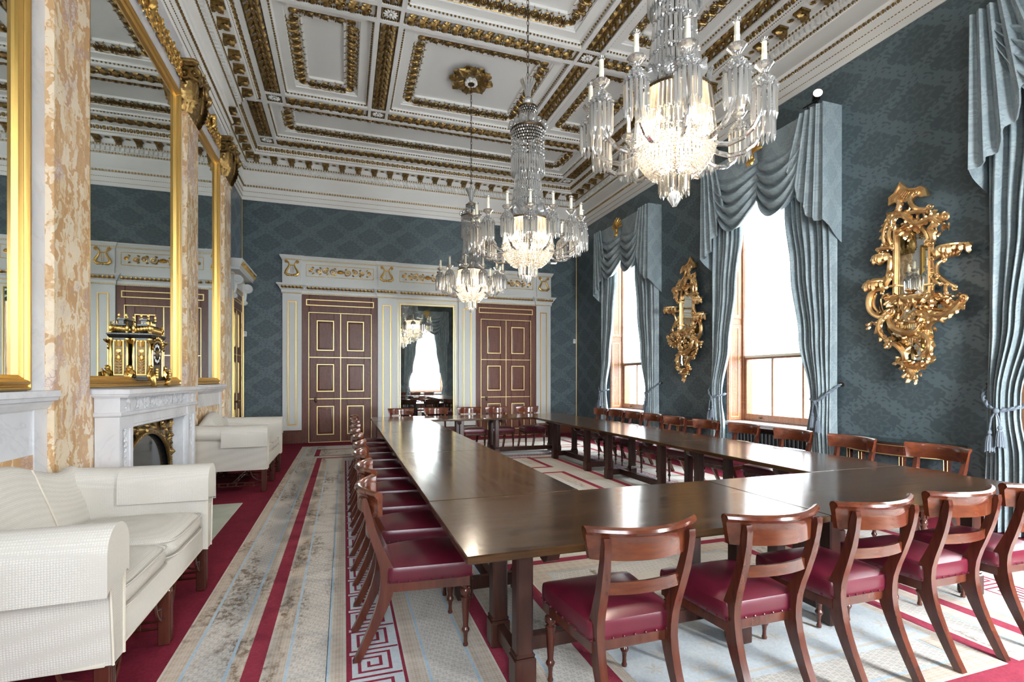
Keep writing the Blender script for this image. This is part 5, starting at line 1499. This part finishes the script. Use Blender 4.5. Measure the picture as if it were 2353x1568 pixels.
# ---------------------------------------------------------------- tables
def make_table(L, label, Mw):
    W_ = .985
    r = thing('conference_table', label, 'table', Mw, 'dark mahogany tables set in a rectangle')
    b = MB(); b.cbox((-L/2, -W_/2, .713), (L/2, W_/2, .75), .005); b.build('top', M['table'], r)
    xe = L/2 - .345; y0 = .20
    for sx in (-1, 1):
        for sy in (-1, 1):
            p = MB()
            p.cbox((sx*xe-.043, sy*y0-.043, .15), (sx*xe+.043, sy*y0+.043, .713), .009)
            p.cbox((sx*xe-.054, sy*y0-.054, 0), (sx*xe+.054, sy*y0+.054, .145), .008); p.cbox((sx*xe-.05, sy*y0-.05, .145), (sx*xe+.05, sy*y0+.05, .165), .008)
            p.build('leg', M['table_dark'], r, ang=20)
        q = MB(); q.cbox((sx*xe-.024, -y0+.05, .05), (sx*xe+.024, y0-.05, .135), .006); q.build('foot_rail', M['table_dark'], r, ang=20)
        k = MB()
        prof = [(-.41,.713),(-.41,.685),(-.395,.655),(-.36,.638),(-.32,.645),(-.28,.672),(-.24,.68),(.24,.68),(.28,.672),(.32,.645),(.36,.638),(.395,.655),(.41,.685),(.41,.713)]
        k.prism(prof, -.03, .03, 0, basis((sx*(xe-.075), 0, 0), (0,1,0), (0,0,1), (1,0,0)))
        k.build('bracket', M['table_dark'], r, ang=30)
    s = MB(); s.cbox((-xe+.0, -.03, .055), (xe, .03, .135), .006); s.build('stretcher', M['table_dark'], r, ang=20)
    return r
L1, L2 = 1.98, 2.014
ta = make_table(L1, 'near mahogany table, left half, its corner closest to the camera', T(.47+L1/2, 2.485, .0125))
dup(ta, T(.47+L1*1.5, 2.485, .0125), 'near mahogany table, right half, reaching behind the front chairs')
dup(ta, T(.47+L1/2, 9.535, .0125), 'far mahogany table in front of the pier glass'); dup(ta, T(.47+L1*1.5, 9.52, .0125), 'far mahogany table in front of the right oak door')
tb = make_table(L2, 'left mahogany table, the middle one of three in line', T(.965, 2.98+L2*1.5, .0125) @ RZ(PI/2))
tb['label'] = 'left row mahogany table, second from the camera'
dup(tb, T(.965, 2.98+L2*.5, .0125) @ RZ(PI/2), 'left row mahogany table butting against the near table')
dup(tb, T(.965, 2.98+L2*2.5, .0125) @ RZ(PI/2), 'left row mahogany table at the far end, with the bright window reflection')
for i, l in enumerate(('window side mahogany table butting against the near table', 'window side mahogany table, middle one of its row', 'window side mahogany table at the far end of its row')):
    dup(tb, T(3.94, 2.98+L2*(i+.5), .0125) @ RZ(-PI/2), l)

# ---------------------------------------------------------------- camel back sofa: front is local +x, length along y
def make_sofa(label, Mw):
    r = thing('sofa', label, 'sofa', Mw, 'cream camel back sofas')
    H = .80
    b = MB()
    b.cbox((-.40, -H, .30), (.395, H, .452), .012); b.build('seat_frame', M['sofa'], r, ang=60)
    pp = MB(); pp.tube([(.388,-H,.305),(.388,H,.305),(-.393,H,.305),(-.393,-H,.305)], .010, 6, closed=True)
    # back
    def crest(y): 
        t = abs(y)/H
        return .885 + .135*(.5+.5*cos(PI*min(1, t*1.12))) + .02*sm((t-.85)/.15)
    bk = MB()
    def back(u, v):
        y = -H + 2*H*u; c = crest(y)
        # loop front-bottom -> top -> rear-bottom
        k = v
        if k < .45: z = .40 + (c-.07-.40)*k/.45; x = -.245 - .085*(k/.45)**1.3 + .02*sin(PI*k/.45)
        elif k < .62:
            a = PI*(k-.45)/.17; z = c-.07 + .07*sin(a); x = -.39 + .06*cos(a)
        else:
            q = (k-.62)/.38; z = c-.07 - (c-.07-.30)*q; x = -.45 + .05*q
        return (x, y, z)
    bk.grid(back, 36, 30); bk.build('back', M['sofa'], r, ang=80)
    sm_ = MB()
    for y in (-.27, .27):
        sm_.tube([(back((y+H)/(2*H), v)[0]+.004, y+.10*(1 if y < 0 else -1)*(1-v/.45)*.0 + (.16 if y>0 else -.16)*(1-v/.45)**2, back((y+H)/(2*H), v)[2]) for v in [i*.5/10 for i in range(11)]], .005, 5)
    # scrolled arms
    ap = MB()
    for s in (-1, 1):
        a = MB()
        def arm(u, v, s=s):
            x = -.42 + .84*u; flare = .02 - .02*u
            k = v
            if k < .33: q = k/.33; yy = .0 + .02*q; z = .30 + .46*q; y = H - .105 + .0*q          # inner face up
            elif k < .72:
                an = PI*1.0 - (k-.33)/.39*PI*1.45; y = H - .02 + .098*cos(an); z = .775 + .098*sin(an)
            else:
                q = (k-.72)/.28; y = H + .015 - .015*q + .0; z = .68 - .38*q
                y += .02*(1-q)
            back_rise = .02*(1-u)**2
            return (x, s*(y + flare), z + back_rise*(z > .6))
        a.grid(arm, 10, 44)
        cap = [arm(1, k/44) for k in range(45)]; a.add(cap, [tuple(range(45))]); cap = [arm(0, k/44) for k in range(45)]; a.add(cap, [tuple(range(45))])
        ar = a.build('arm', M['sofa'], r, ang=60)
        ap.tube([(p[0]+.003, p[1], p[2]) for p in [arm(1, k/44) for k in range(45)]], .006, 5)
        cv = MB()
        def cover(u, v, s=s):
            x = -.10 + .535*u
            if v < .2: y = H-.127; z = .645 + (v/.2)*.13
            elif v < .8:
                an = PI - (v-.2)/.6*PI; y = H - .02 + .108*cos(an); z = .775 + .108*sin(an)
            else: y = H + .09; z = .775 - (v-.8)/.2*.165
            return (x, s*(y + .02 - .02*(x+.42)/.84), z)
        cv.grid(cover, 8, 30)
        fc = [cover(1, k/30) for k in range(31)]
        cv.add(fc + [(fc[0][0], fc[0][1]+s*.02, .66), (fc[0][0], fc[-1][1]-s*.02, .63)], [tuple(range(31)) + (32, 31)])
        q = cv.build('arm_cover', M['sofa'], ar, ang=50)
        q['label'] = 'loose matching arm cover'
    pp.add(*[]) if False else None
    q = ap.build('piping', M['piping'], r); pp.build('braid', M['piping'], r); sm_.build('back_seams', M['piping'], r)
    # two seat cushions
    for s in (-1, 1):
        c = MB()
        def cush(u, v, s=s):
            th = 2*PI*u; ph = -PI/2 + PI*v
            e = .28
            f = lambda w: math.copysign(abs(w)**e, w)
            cx_ = f(cos(th)); cy_ = f(sin(th)); cr = abs(cos(ph))**.25; 
            z = math.copysign(abs(sin(ph))**.8, sin(ph))
            d = .5+.5*(1-max(abs(cx_), abs(cy_))*cr)
            return (.075 + .335*cx_*cr, s*.352 + .345*cy_*cr, .515 + .066*z + .028*(1-(cx_*cr)**2)*(1-(cy_*cr)**2)*(z > 0))
        c.grid(cush, 48, 18, cu=True); cs = c.build('cushion', M['sofa'], r, ang=180)
        pc = MB()
        for zz in (.56, .468): pc.tube([(.075+.338*math.copysign(abs(cos(t))**.28, cos(t)), s*.352+.348*math.copysign(abs(sin(t))**.28, sin(t)), zz) for t in [2*PI*i/60 for i in range(60)]], .005, 5, closed=True)
        pc.build('piping', M['sofa'], cs)
    # square legs with brackets, pierced stretchers
    for x in (-.38, .375):
        for y in (-.755, 0, .755):
            l = MB(); l.cbox((x-.03, y-.03, 0), (x+.03, y+.03, .305), .005)
            if x > 0:
                for e in (-.014, 0, .014): l.box((x+.028, y+e-.003, .02), (x+.033, y+e+.003, .28))
            lg = l.build('leg', M['oak_red'], r, ang=20)
            br = MB()
            for d_ in ((0,1),(0,-1),(1,0)):
                if d_[1] and abs(y + d_[1]) > 1.2: continue
                if d_[0] and abs(y) < .1: continue
                sx = -1 if x > 0 else 1
                pts = [(x + d_[0]*sx*(.03+.13*sin(t)), y + d_[1]*(.03+.13*sin(t)), .30 - .15*cos(t)) for t in [PI/2*i/8 for i in range(9)]]
                br.tube(pts, .009, 5); br.tube([pts[2], (pts[4][0]*.6+x*.4, pts[4][1]*.6+y*.4, pts[4][2]+.03), pts[6]], .006, 5)
            br.build('corner_bracket', M['oak_red'], lg)
    s_ = MB()
    def fret(p, q):
        p, q = Vector(p), Vector(q); n = 7
        for z in (.088, .128): s_.tube([(p.x,p.y,z),(q.x,q.y,z)], .008, 4)
        for k in range(1, n): o_ = p + (q-p)*k/n; s_.cbox((o_.x-.012,o_.y-.012,.088),(o_.x+.012,o_.y+.012,.128), .003)
    for y in (-.755, 0, .755): fret((-.35, y, 0), (.35, y, 0))
    fret((0, -.755, 0), (0, .755, 0)); fret((-.38,-.73,0), (-.38,.73,0))
    s_.build('stretcher', M['oak_red'], r, ang=20)
    return r
sf = make_sofa('cream camel back sofa in the left foreground', T(-1.325, 3.285, .0065))
dup(sf, T(-1.38, 8.09, .0065), 'cream camel back sofa beyond the fireplace, by the far mirror')

# ---------------------------------------------------------------- fitted carpet with bordered stripes and key pattern
def carpet():
    b = MB(); names = ['c_red','c_cream','c_diaper','c_brown','c_blue','c_line','c_pale']; I = {n: i for i, n in enumerate(names)}
    Xc = 2.28; Xn = -1.0
    lay = [0]
    def R_(x0, y0, x1, y1, m, z): b.add([(x0,y0,z),(x1,y0,z),(x1,y1,z),(x0,y1,z)], [(0,1,2,3)], I[m])
    def ring(o, w, m, z, y0, y1):
        """frame whose outer edge is o inside x=-.87 / 5.43, and correspondingly at the ends"""
        x0, x1 = o, 2*Xc - o
        for a in ((x0,y0,x0+w,y1), (x1-w,y0,x1,y1), (x0+w,y0,x1-w,y0+w), (x0+w,y1-w,x1-w,y1)): R_(*a, m, z)
    yf = -.9
    R_(XL+.0, YR, XR-.0, YB, 'c_red', .0058)
    R_(-.87, yf, 2*Xc+.87, 11.95, 'c_cream', .0064)
    Z = .0070
    bnd = lambda o, w, m, z=Z: ring(o, w, m, z, yf + (o+.87), 11.95 - (o+.87))
    # outer band
    bnd(-.86, .085, 'c_brown'); bnd(-.775, .016, 'c_blue'); bnd(-.755, .185, 'c_diaper'); bnd(-.57, .016, 'c_blue'); bnd(-.55, .065, 'c_brown')
    Z2 = .0076
    yA0, yA1 = .22, 10.14
    def bnd2(o, w, m, z=Z2): ring(o, w, m, z, yA0 + (o+.485), yA1 - (o+.485))
    R_(-.485, yA0, 2*Xc+.485, yA1, 'c_cream', .0072)
    bnd2(-.485, .09, 'c_line'); bnd2(-.38, .09, 'c_brown'); bnd2(-.285, .015, 'c_blue'); bnd2(-.265, .18, 'c_diaper'); bnd2(-.088, .015, 'c_blue'); bnd2(-.065, .06, 'c_brown')
    # key border
    bnd2(.010, .29, 'c_pale'); bnd2(.010, .016, 'c_line', .0082); bnd2(.284, .016, 'c_line', .0082)
    key = [(0,0),(9.6,0),(9.6,8.5),(1.8,8.5),(1.8,1.8),(7.8,1.8),(7.8,6.8),(3.6,6.8),(3.6,3.6),(6.0,3.6),(6.0,5.1)]
    sc = .0254; lw = .0165
    def keyrun(ox, oy, dx, dy, n):
        # dx,dy: running direction; across = left of it
        ax, ay = -dy, dx
        for c in range(n):
            P = [(ox + dx*(c*10.25*sc + v*sc) + ax*u*sc, oy + dy*(c*10.25*sc + v*sc) + ay*u*sc) for u, v in [(q[0], q[1]) for q in key]]
            for k_, ((x0, y0), (x1, y1)) in enumerate(zip(P, P[1:])):
                R_(min(x0,x1)-lw/2, min(y0,y1)-lw/2, max(x0,x1)+lw/2, max(y0,y1)+lw/2, 'c_line', .0086 + .00012*k_)
    n = int((yA1-.5-(yA0+.5))/(10.25*sc))
    keyrun(.285-.012, yA0+.55, 0, 1, n)
    keyrun(2*Xc-.285+.012, yA1-.55, 0, -1, n)
    keyrun(.4, yA1-.515-.27+.012, 1, 0, 13) if False else None
    keyrun(2*Xc-.4, yA1-.495-.275, -1, 0, 12)
    # inner field
    bnd2(.31, .085, 'c_brown'); bnd2(.40, .014, 'c_blue'); bnd2(.42, .20, 'c_diaper'); bnd2(.625, .014, 'c_blue'); bnd2(.645, .10, 'c_brown')
    bnd2(.752, .095, 'c_line'); bnd2(.86, .10, 'c_brown'); bnd2(.965, .014, 'c_blue'); bnd2(.985, .19, 'c_diaper')
    def inner(y0, y1):
        x0, x1 = 1.205, 2*Xc-1.205
        for w, m, z in ((.085,'c_line',.0084), ): 
            for a in ((x0,y0,x0+w,y1), (x1-w,y0,x1,y1), (x0+w,y0,x1-w,y0+w), (x0+w,y1-w,x1-w,y1)): R_(*a, m, z)
        for o, w, m in ((.10,.16,'c_brown'), (.27,.012,'c_blue'), (.29,.2,'c_diaper')):
            a0, a1, c0, c1 = x0+o, x1-o, y0+o, y1-o
            for a in ((a0,c0,a0+w,c1), (a1-w,c0,a1,c1), (a0+w,c0,a1-w,c0+w), (a0+w,c1-w,a1-w,c1)): R_(*a, m, .0086)
    inner(1.50, 3.82); R_(1.205, 1.50, 2*Xc-.76, 1.66, 'c_line', .0087); inner(4.35, 7.42); inner(7.82, 9.0)
    # pale blue medallion field under the front tables, with cream sprays
    R_(1.35, 1.98, 3.2, 2.62, 'c_pale', .0088); R_(1.40, 2.02, 3.15, 2.04, 'c_cream', .0090)
    rnd = random.Random(9)
    for k in range(16):
        x, y = 1.5 + .105*k, 2.2 + .12*sin(k*1.9)
        for j in range(5):
            a = j*2*PI/5 + k; b.add([(x,y,.0092),(x+.03*cos(a-.3),y+.03*sin(a-.3),.0092),(x+.055*cos(a),y+.055*sin(a),.0092),(x+.03*cos(a+.3),y+.03*sin(a+.3),.0092)], [(0,1,2,3)], I['c_cream'])
    # framed panel beyond the key border at the far end
    for a, m, z in (((-.55,10.36,5.1,10.42),'c_line',.0080), ((-.55,10.36,-.46,11.36),'c_line',.0080), ((-.55,11.30,5.1,11.36),'c_line',.0080), ((5.02,10.36,5.11,11.36),'c_line',.0080), ((-.40,10.46,4.97,10.56),'c_brown',.0078), ((-.40,11.16,4.97,11.26),'c_brown',.0078), ((-.40,10.60,4.97,11.1),'c_diaper',.0078)): R_(*a, m, z)
    keyrun(3.9, 10.72, -1, 0, 12)
    q = b.build('carpet', [M[n] for n in names], smooth=False)
    tag(q, 'fitted carpet with red borders, cream worn stripes and a red key pattern', 'carpet')
carpet()
# ---------------------------------------------------------------- chandeliers
def prism_unit():
    b = MB(); w = .5
    vs = [(w,0,0),(0,w,0),(-w,0,0),(0,-w,0),(w,0,-.84),(0,w,-.84),(-w,0,-.84),(0,-w,-.84),(0,0,-1.0),(0,0,.06)]
    b.add(vs, [(0,1,5,4),(1,2,6,5),(2,3,7,6),(3,0,4,7),(4,5,8),(5,6,8),(6,7,8),(7,4,8),(1,0,9),(2,1,9),(3,2,9),(0,3,9)])
    return b.unit()
def oct_unit():
    b = MB(); b.add([(0,0,.5),(.5,0,0),(0,.5,0),(-.5,0,0),(0,-.5,0),(0,0,-.5)], [(0,1,2),(0,2,3),(0,3,4),(0,4,1),(5,2,1),(5,3,2),(5,4,3),(5,1,4)])
    return b.unit()
PRI, OCT = prism_unit(), oct_unit()
def ring_of(b, unit, r, z, n, sx, sy, sz, ph=0.0, tilt=0.0):
    for i in range(n):
        a = 2*PI*(i+ph)/n
        b.inst(unit, T(r*cos(a), r*sin(a), z) @ RZ(a) @ RY(tilt) @ S(sx, sy, sz))
def make_chandelier(label, Mw, k, N, ztop, zdr, arms=True):
    """k radial scale, N arms, ztop crown height, zdr = (upper drum, main drum, drum foot) heights; origin on the floor below it"""
    r = thing('chandelier', label, 'chandelier', Mw, 'crystal chandeliers')
    za, zb, zc_ = zdr
    # chain up to the ceiling rose
    c = MB(); z = ztop - .02; top = ZC + .16; n = int((top - z)/.062)
    for i in range(n):
        o_ = z + (top-z)*(i+.5)/n
        pts = [((.013*cos(t) if i % 2 else 0), (0 if i % 2 else .013*cos(t)), o_ + .040*sin(t)) for t in [2*PI*j/8 for j in range(8)]]
        c.tube(pts, .0045, 4, closed=True)
    c.build('chain', M['bronze'], r)
    # crown of glass plumes and ball
    g = MB()
    for i in range(14):
        a = 2*PI*i/14
        g.tube([(.022*cos(a), .022*sin(a), ztop-.20), (.040*cos(a), .040*sin(a), ztop-.10), (.085*cos(a), .085*sin(a), ztop), (.095*cos(a), .095*sin(a), ztop+.01)], [.007,.010,.014,.006], 5)
    g.lathe([(.01,ztop-.20),(.06,ztop-.235),(.066,ztop-.26),(.055,ztop-.29),(.02,ztop-.31),(.03,ztop-.325),(.012,za+.0)], 14)
    g.build('crown', M['crystal'], r, ang=30)
    br = MB()
    for rr, zz in ((.105*k, za), (.20*k, zb), (.275*k, 3.42)):
        br.lathe([(rr-.012,zz-.012),(rr+.006,zz-.012),(rr+.010,zz+.006),(rr-.002,zz+.016),(rr-.012,zz+.012)], 40)
    br.tube([(0,0,ztop-.3),(0,0,2.95)], .012, 8)
    for i in range(6):
        a = PI*i/3+.2; br.tube([(.10*k*cos(a),.10*k*sin(a),za),(.19*k*cos(a),.19*k*sin(a),zb)], .003, 5)
    q = br.build('metal_frame', M['bronze'], r); q['label'] = 'dark bronze hoops and stem'
    d = MB()
    # small upper drum
    for j in range(3): ring_of(d, OCT, .105*k, za-.02-.03*j, 22, .022, .026, .03, j*.5)
    ring_of(d, PRI, .105*k, za-.10, 24, .02, .02, zb and (za-.10-zb-.0), 0)
    # main drum: rows of faceted buttons, then prisms
    n1 = 40; h_ = (zb - zc_)*.62
    rows = 9
    for j in range(rows): ring_of(d, OCT, .20*k, zb-.025-h_*j/rows, n1, .022, .030, h_/rows*.95, j*.5)
    ring_of(d, PRI, .20*k, zb-.03-h_, n1, .022, .022, (zb-zc_)*.36); ring_of(d, PRI, .17*k, zb-.05-h_, 26, .02, .02, (zb-zc_)*.36)
    for i in range(14):
        a = 2*PI*i/14; d.inst(berry_unit(.034*k, 10, 6), T(.215*k*cos(a), .215*k*sin(a), zb+.035))
    # flared stem: tiers of buttons and prisms
    tiers = 5
    for j in range(tiers):
        zz = zc_ + .04 - (zc_ + .04 - 3.47)*j/tiers; h = (zc_ + .04 - 3.47)/tiers
        rr = (.145 + .085*(j/tiers)**1.3)*k; nn = int(2*PI*rr/.028)
        for q in range(2): ring_of(d, OCT, rr, zz-.012-.024*q, nn, .025, .027, .026, q*.5)
        ring_of(d, PRI, rr+.004, zz-.05, nn, .022, .022, h*.9, tilt=-.08)
    for i in range(N):
        a = 2*PI*(i+.5)/N
        for q in (-.3, 0, .3): d.inst(leaf_unit(.13*k, .035, .03, 1, .6, 6, 2), T(.25*k*cos(a), .25*k*sin(a), 3.46) @ RZ(a+q) @ basis((0,0,0), (.45,0,.9), (0,1,0), (-.9,0,.45)))
    q = d.build('upper_drops', M['crystal'], r, smooth=False); q['label'] = 'strings of cut crystal round the stem'
    # bright prism band and the bead bowl
    w = MB()
    n2 = int(2*PI*.275*k/.026)
    ring_of(w, PRI, .275*k, 3.41, n2, .020, .022, .20, 0, -.13); ring_of(w, PRI, .300*k, 3.23, n2, .020, .022, .18, .5, -.10); ring_of(w, PRI, .25*k, 3.38, n2//2, .022, .022, .26)
    nb = 13
    for j in range(nb):
        t = j/(nb-1); zz = 3.12 - .235*t; rr = (.315*(1-t**2.3) + .185*t**2.3)*k; nn = int(2*PI*rr/.027)
        ring_of(w, OCT, rr, zz, nn, .026, .029, .028, (j % 2)*.5)
    for j in range(4): ring_of(w, OCT, (.17-.02*j)*k, 2.885-.006*j, int(2*PI*(.17-.02*j)*k/.028), .026, .028, .026)
    ring_of(w, PRI, .115*k, 2.90, 18, .022, .022, .165); ring_of(w, PRI, .075*k, 2.89, 12, .022, .022, .15)
    q = w.build('bowl', M['crystal_bowl'], r, smooth=False); q['label'] = 'glowing bowl of crystal beads and prisms'
    f = MB(); f.lathe([(.0,2.665),(.012,2.67),(.034,2.70),(.042,2.73),(.036,2.755),(.014,2.775),(.010,2.785),(.026,2.80),(.016,2.815),(.008,2.86)], 16)
    for i in range(10):
        a = PI*i/5; f.tube([(.010*cos(a),.010*sin(a),2.668),(.036*cos(a),.036*sin(a),2.705),(.042*cos(a),.042*sin(a),2.735)], .004, 4)
    f.build('finial', M['crystal'], r, ang=40)
    bl = MB()
    for i in range(8):
        a = 2*PI*(i+.3)/8; bl.ell((.17*k*cos(a), .17*k*sin(a), 3.25), (.022,.022,.034), 8, 6)
    q = bl.build('bulbs', M['bulb'], r); q['label'] = 'lit electric bulbs inside the bowl'
    # arms: one prototype, the others share its meshes
    Ra = .665*k
    def arm(par, A):
        m_ = MB()
        pts = [(.26*k,0,3.06),(.33*k,0,3.01),(.42*k,0,2.985),(.52*k,0,3.0),(.60*k,0,3.05),(.65*k,0,3.13),(Ra,0,3.22),(Ra,0,3.25)]
        P = []
        for i in range(len(pts)-1):
            for j in range(3): P.append([pts[i][q]+(pts[i+1][q]-pts[i][q])*j/3 for q in range(3)])
        P.append(pts[-1])
        m_.tube(P, .016, 7)
        m_.lathe([(.012,3.22),(.05,3.235),(.075,3.25),(.07,3.262),(.03,3.275),(.022,3.29),(.034,3.31),(.026,3.33),(.018,3.345),(.022,3.36),(.045,3.385),(.058,3.40),(.052,3.41),(.02,3.405)], 14, 0, T(Ra,0,0))
        o = m_.build('arm', M['crystal_arm'], par, ang=50); o.location = (0,0,0)
        p_ = MB()
        ring_of(p_, PRI, .068, 3.245, 14, .019, .022, .185); 
        for rr, zz, nn in ((.072,3.258,16),(.066,3.280,15),(.055,3.300,13),(.040,3.318,10),(.026,3.333,7)): ring_of(p_, OCT, rr, zz, nn, .027, .029, .027, nn*.5)
        pd = p_.build('prism_drops', M['crystal'], o, smooth=False); pd.location = (Ra,0,0)
        c_ = MB(); c_.lathe([(.0165,3.40),(.0165,3.465),(.0175,3.467),(.0175,3.472),(.0160,3.474),(.0150,3.545),(.0,3.55)], 12, 0, T(Ra,0,0)); c_.build('candle', M['wax'], o)
        t_ = MB(); t_.lathe([(.013,3.545),(.024,3.552),(.027,3.562),(.022,3.568),(.010,3.566)], 12, 0, T(Ra,0,0)); t_.build('candle_cap', M['crystal_arm'], o)
        return o
    a0 = arm(r, 0)
    kids = list(a0.children)
    for i in range(1, N):
        a = 2*PI*i/N
        o = a0.copy(); col.objects.link(o); o.parent = r; o.rotation_euler = (0,0,a)
        for ch in kids:
            q = ch.copy(); col.objects.link(q); q.parent = o
    return r
rz = {}
c1 = make_chandelier('smallest looking crystal chandelier, farthest away before the pier glass', T(2.14, 8.71, 0) @ RZ(.12), .85, 12, 4.86, (4.58, 4.38, 4.02))
c2 = make_chandelier('middle crystal chandelier, the largest of the three', T(2.14, 5.80, 0) @ RZ(.08), 1.0, 16, 5.15, (4.82, 4.54, 4.00))
c3 = make_chandelier('nearest crystal chandelier, its top cut by the upper edge of the photo', T(2.14, 2.91, 0) @ RZ(.02), .85, 12, 4.86, (4.58, 4.38, 4.02))
def ceiling_rose(x, y, label):
    r = thing('ceiling_rose', label, 'ceiling rose', T(x, y, ZC + .19))
    b = MB()
    lu = leaf_unit(.36, .145, .10, 5, .3, 12, 8)
    for i in range(8):
        a = 2*PI*i/8; d_ = (cos(a), sin(a))
        b.inst(lu, basis((d_[0]*.05, d_[1]*.05, -.05), (d_[0], d_[1], .0), (d_[1], -d_[0], 0), (0, 0, -1)))
        a += PI/8; d_ = (cos(a), sin(a)); b.inst(leaf_unit(.33, .12, .06, 5, .3, 10, 6), basis((d_[0]*.05, d_[1]*.05, -.02), (d_[0], d_[1], 0), (d_[1], -d_[0], 0), (0,0,-1)))
    b.build('petals', M['gold_old'], r)
    w = MB()
    for i in range(10):
        a = 2*PI*i/10; w.ell((.085*cos(a), .085*sin(a), -.13), (.035,.035,.03), 8, 5)
    w.lathe([(.11,-.08),(.10,-.12),(.05,-.14)], 20, cap=False); w.build('collar', M['plaster'], r)
    k = MB(); k.lathe([(.06,-.13),(.055,-.16),(.0,-.165)], 16); k.build('hook_plate', M['bronze'], r)
ceiling_rose(2.14, 8.71, 'gilded flower rose on the ceiling above the farthest chandelier')

# ---------------------------------------------------------------- light
def area(nm, Mx, sx, sy, power, color):
    l = bpy.data.lights.new(nm, 'AREA'); l.shape = 'RECTANGLE'; l.size = sx; l.size_y = sy; l.energy = power; l.color = color
    o = bpy.data.objects.new(nm, l); col.objects.link(o); o.matrix_world = Mx
    return o
TILT = math.radians(28)      # the sky light comes in from above the roofs opposite
DAY = (.88, .945, 1.0)
for i, c in enumerate(WINS): area('daylight_%d' % i, WM('R', c, 4.3, -2.3) @ RX(TILT) @ RY(PI), 2.6, 4.2, P_WIN, DAY)
for i, c in enumerate(REAR_W): area('daylight_rear_%d' % i, WM('F', c, 3.0, -.8) @ RX(.17) @ RY(PI), 2.0, 3.9, P_REAR[i], DAY)
for i, (y, k) in enumerate(((8.71,.85),(5.80,1),(2.91,.85))):
    for j in range(1):
        a = 0
        l = bpy.data.lights.new('bulb_light', 'POINT'); l.energy = P_BULB; l.color = (1,.89,.74); l.shadow_soft_size = .09
        o = bpy.data.objects.new('bulb_light', l); col.objects.link(o); o.location = (2.14, y, 3.22)
w = bpy.data.worlds.new('sky'); bpy.context.scene.world = w; w.use_nodes = True
bg = w.node_tree.nodes['Background']; bg.inputs[0].default_value = (.86,.93,1.0,1); bg.inputs[1].default_value = W_STR

# ---------------------------------------------------------------- camera
sc = bpy.context.scene
cd = bpy.data.cameras.new('camera'); co = bpy.data.objects.new('camera', cd); col.objects.link(co); sc.camera = co
F_PX = 1156.0; Wp, Hp = 2353.0, 1568.0
cd.sensor_fit = 'HORIZONTAL'; cd.sensor_width = 36; cd.lens = F_PX/Wp*36
cd.shift_x = 0; cd.shift_y = (873.0 - Hp/2)/Wp
cd.clip_start = .05; cd.clip_end = 200
th = math.atan2(385.5, F_PX)
co.location = (0, 0, 1.482); co.rotation_euler = (PI/2, 0, -th)
sc.view_settings.view_transform = 'Standard'; sc.view_settings.look = 'None'; sc.view_settings.gamma = 1; sc.view_settings.use_curve_mapping = False
sc.view_settings.exposure = EXPO
cy = sc.cycles
cy.max_bounces = 9; cy.diffuse_bounces = 5; cy.glossy_bounces = 5; cy.transmission_bounces = 4; cy.transparent_max_bounces = 28
cy.caustics_reflective = False; cy.caustics_refractive = False
cy.sample_clamp_indirect = 6; cy.use_denoising = True
cy.use_adaptive_sampling = True; cy.adaptive_threshold = .035
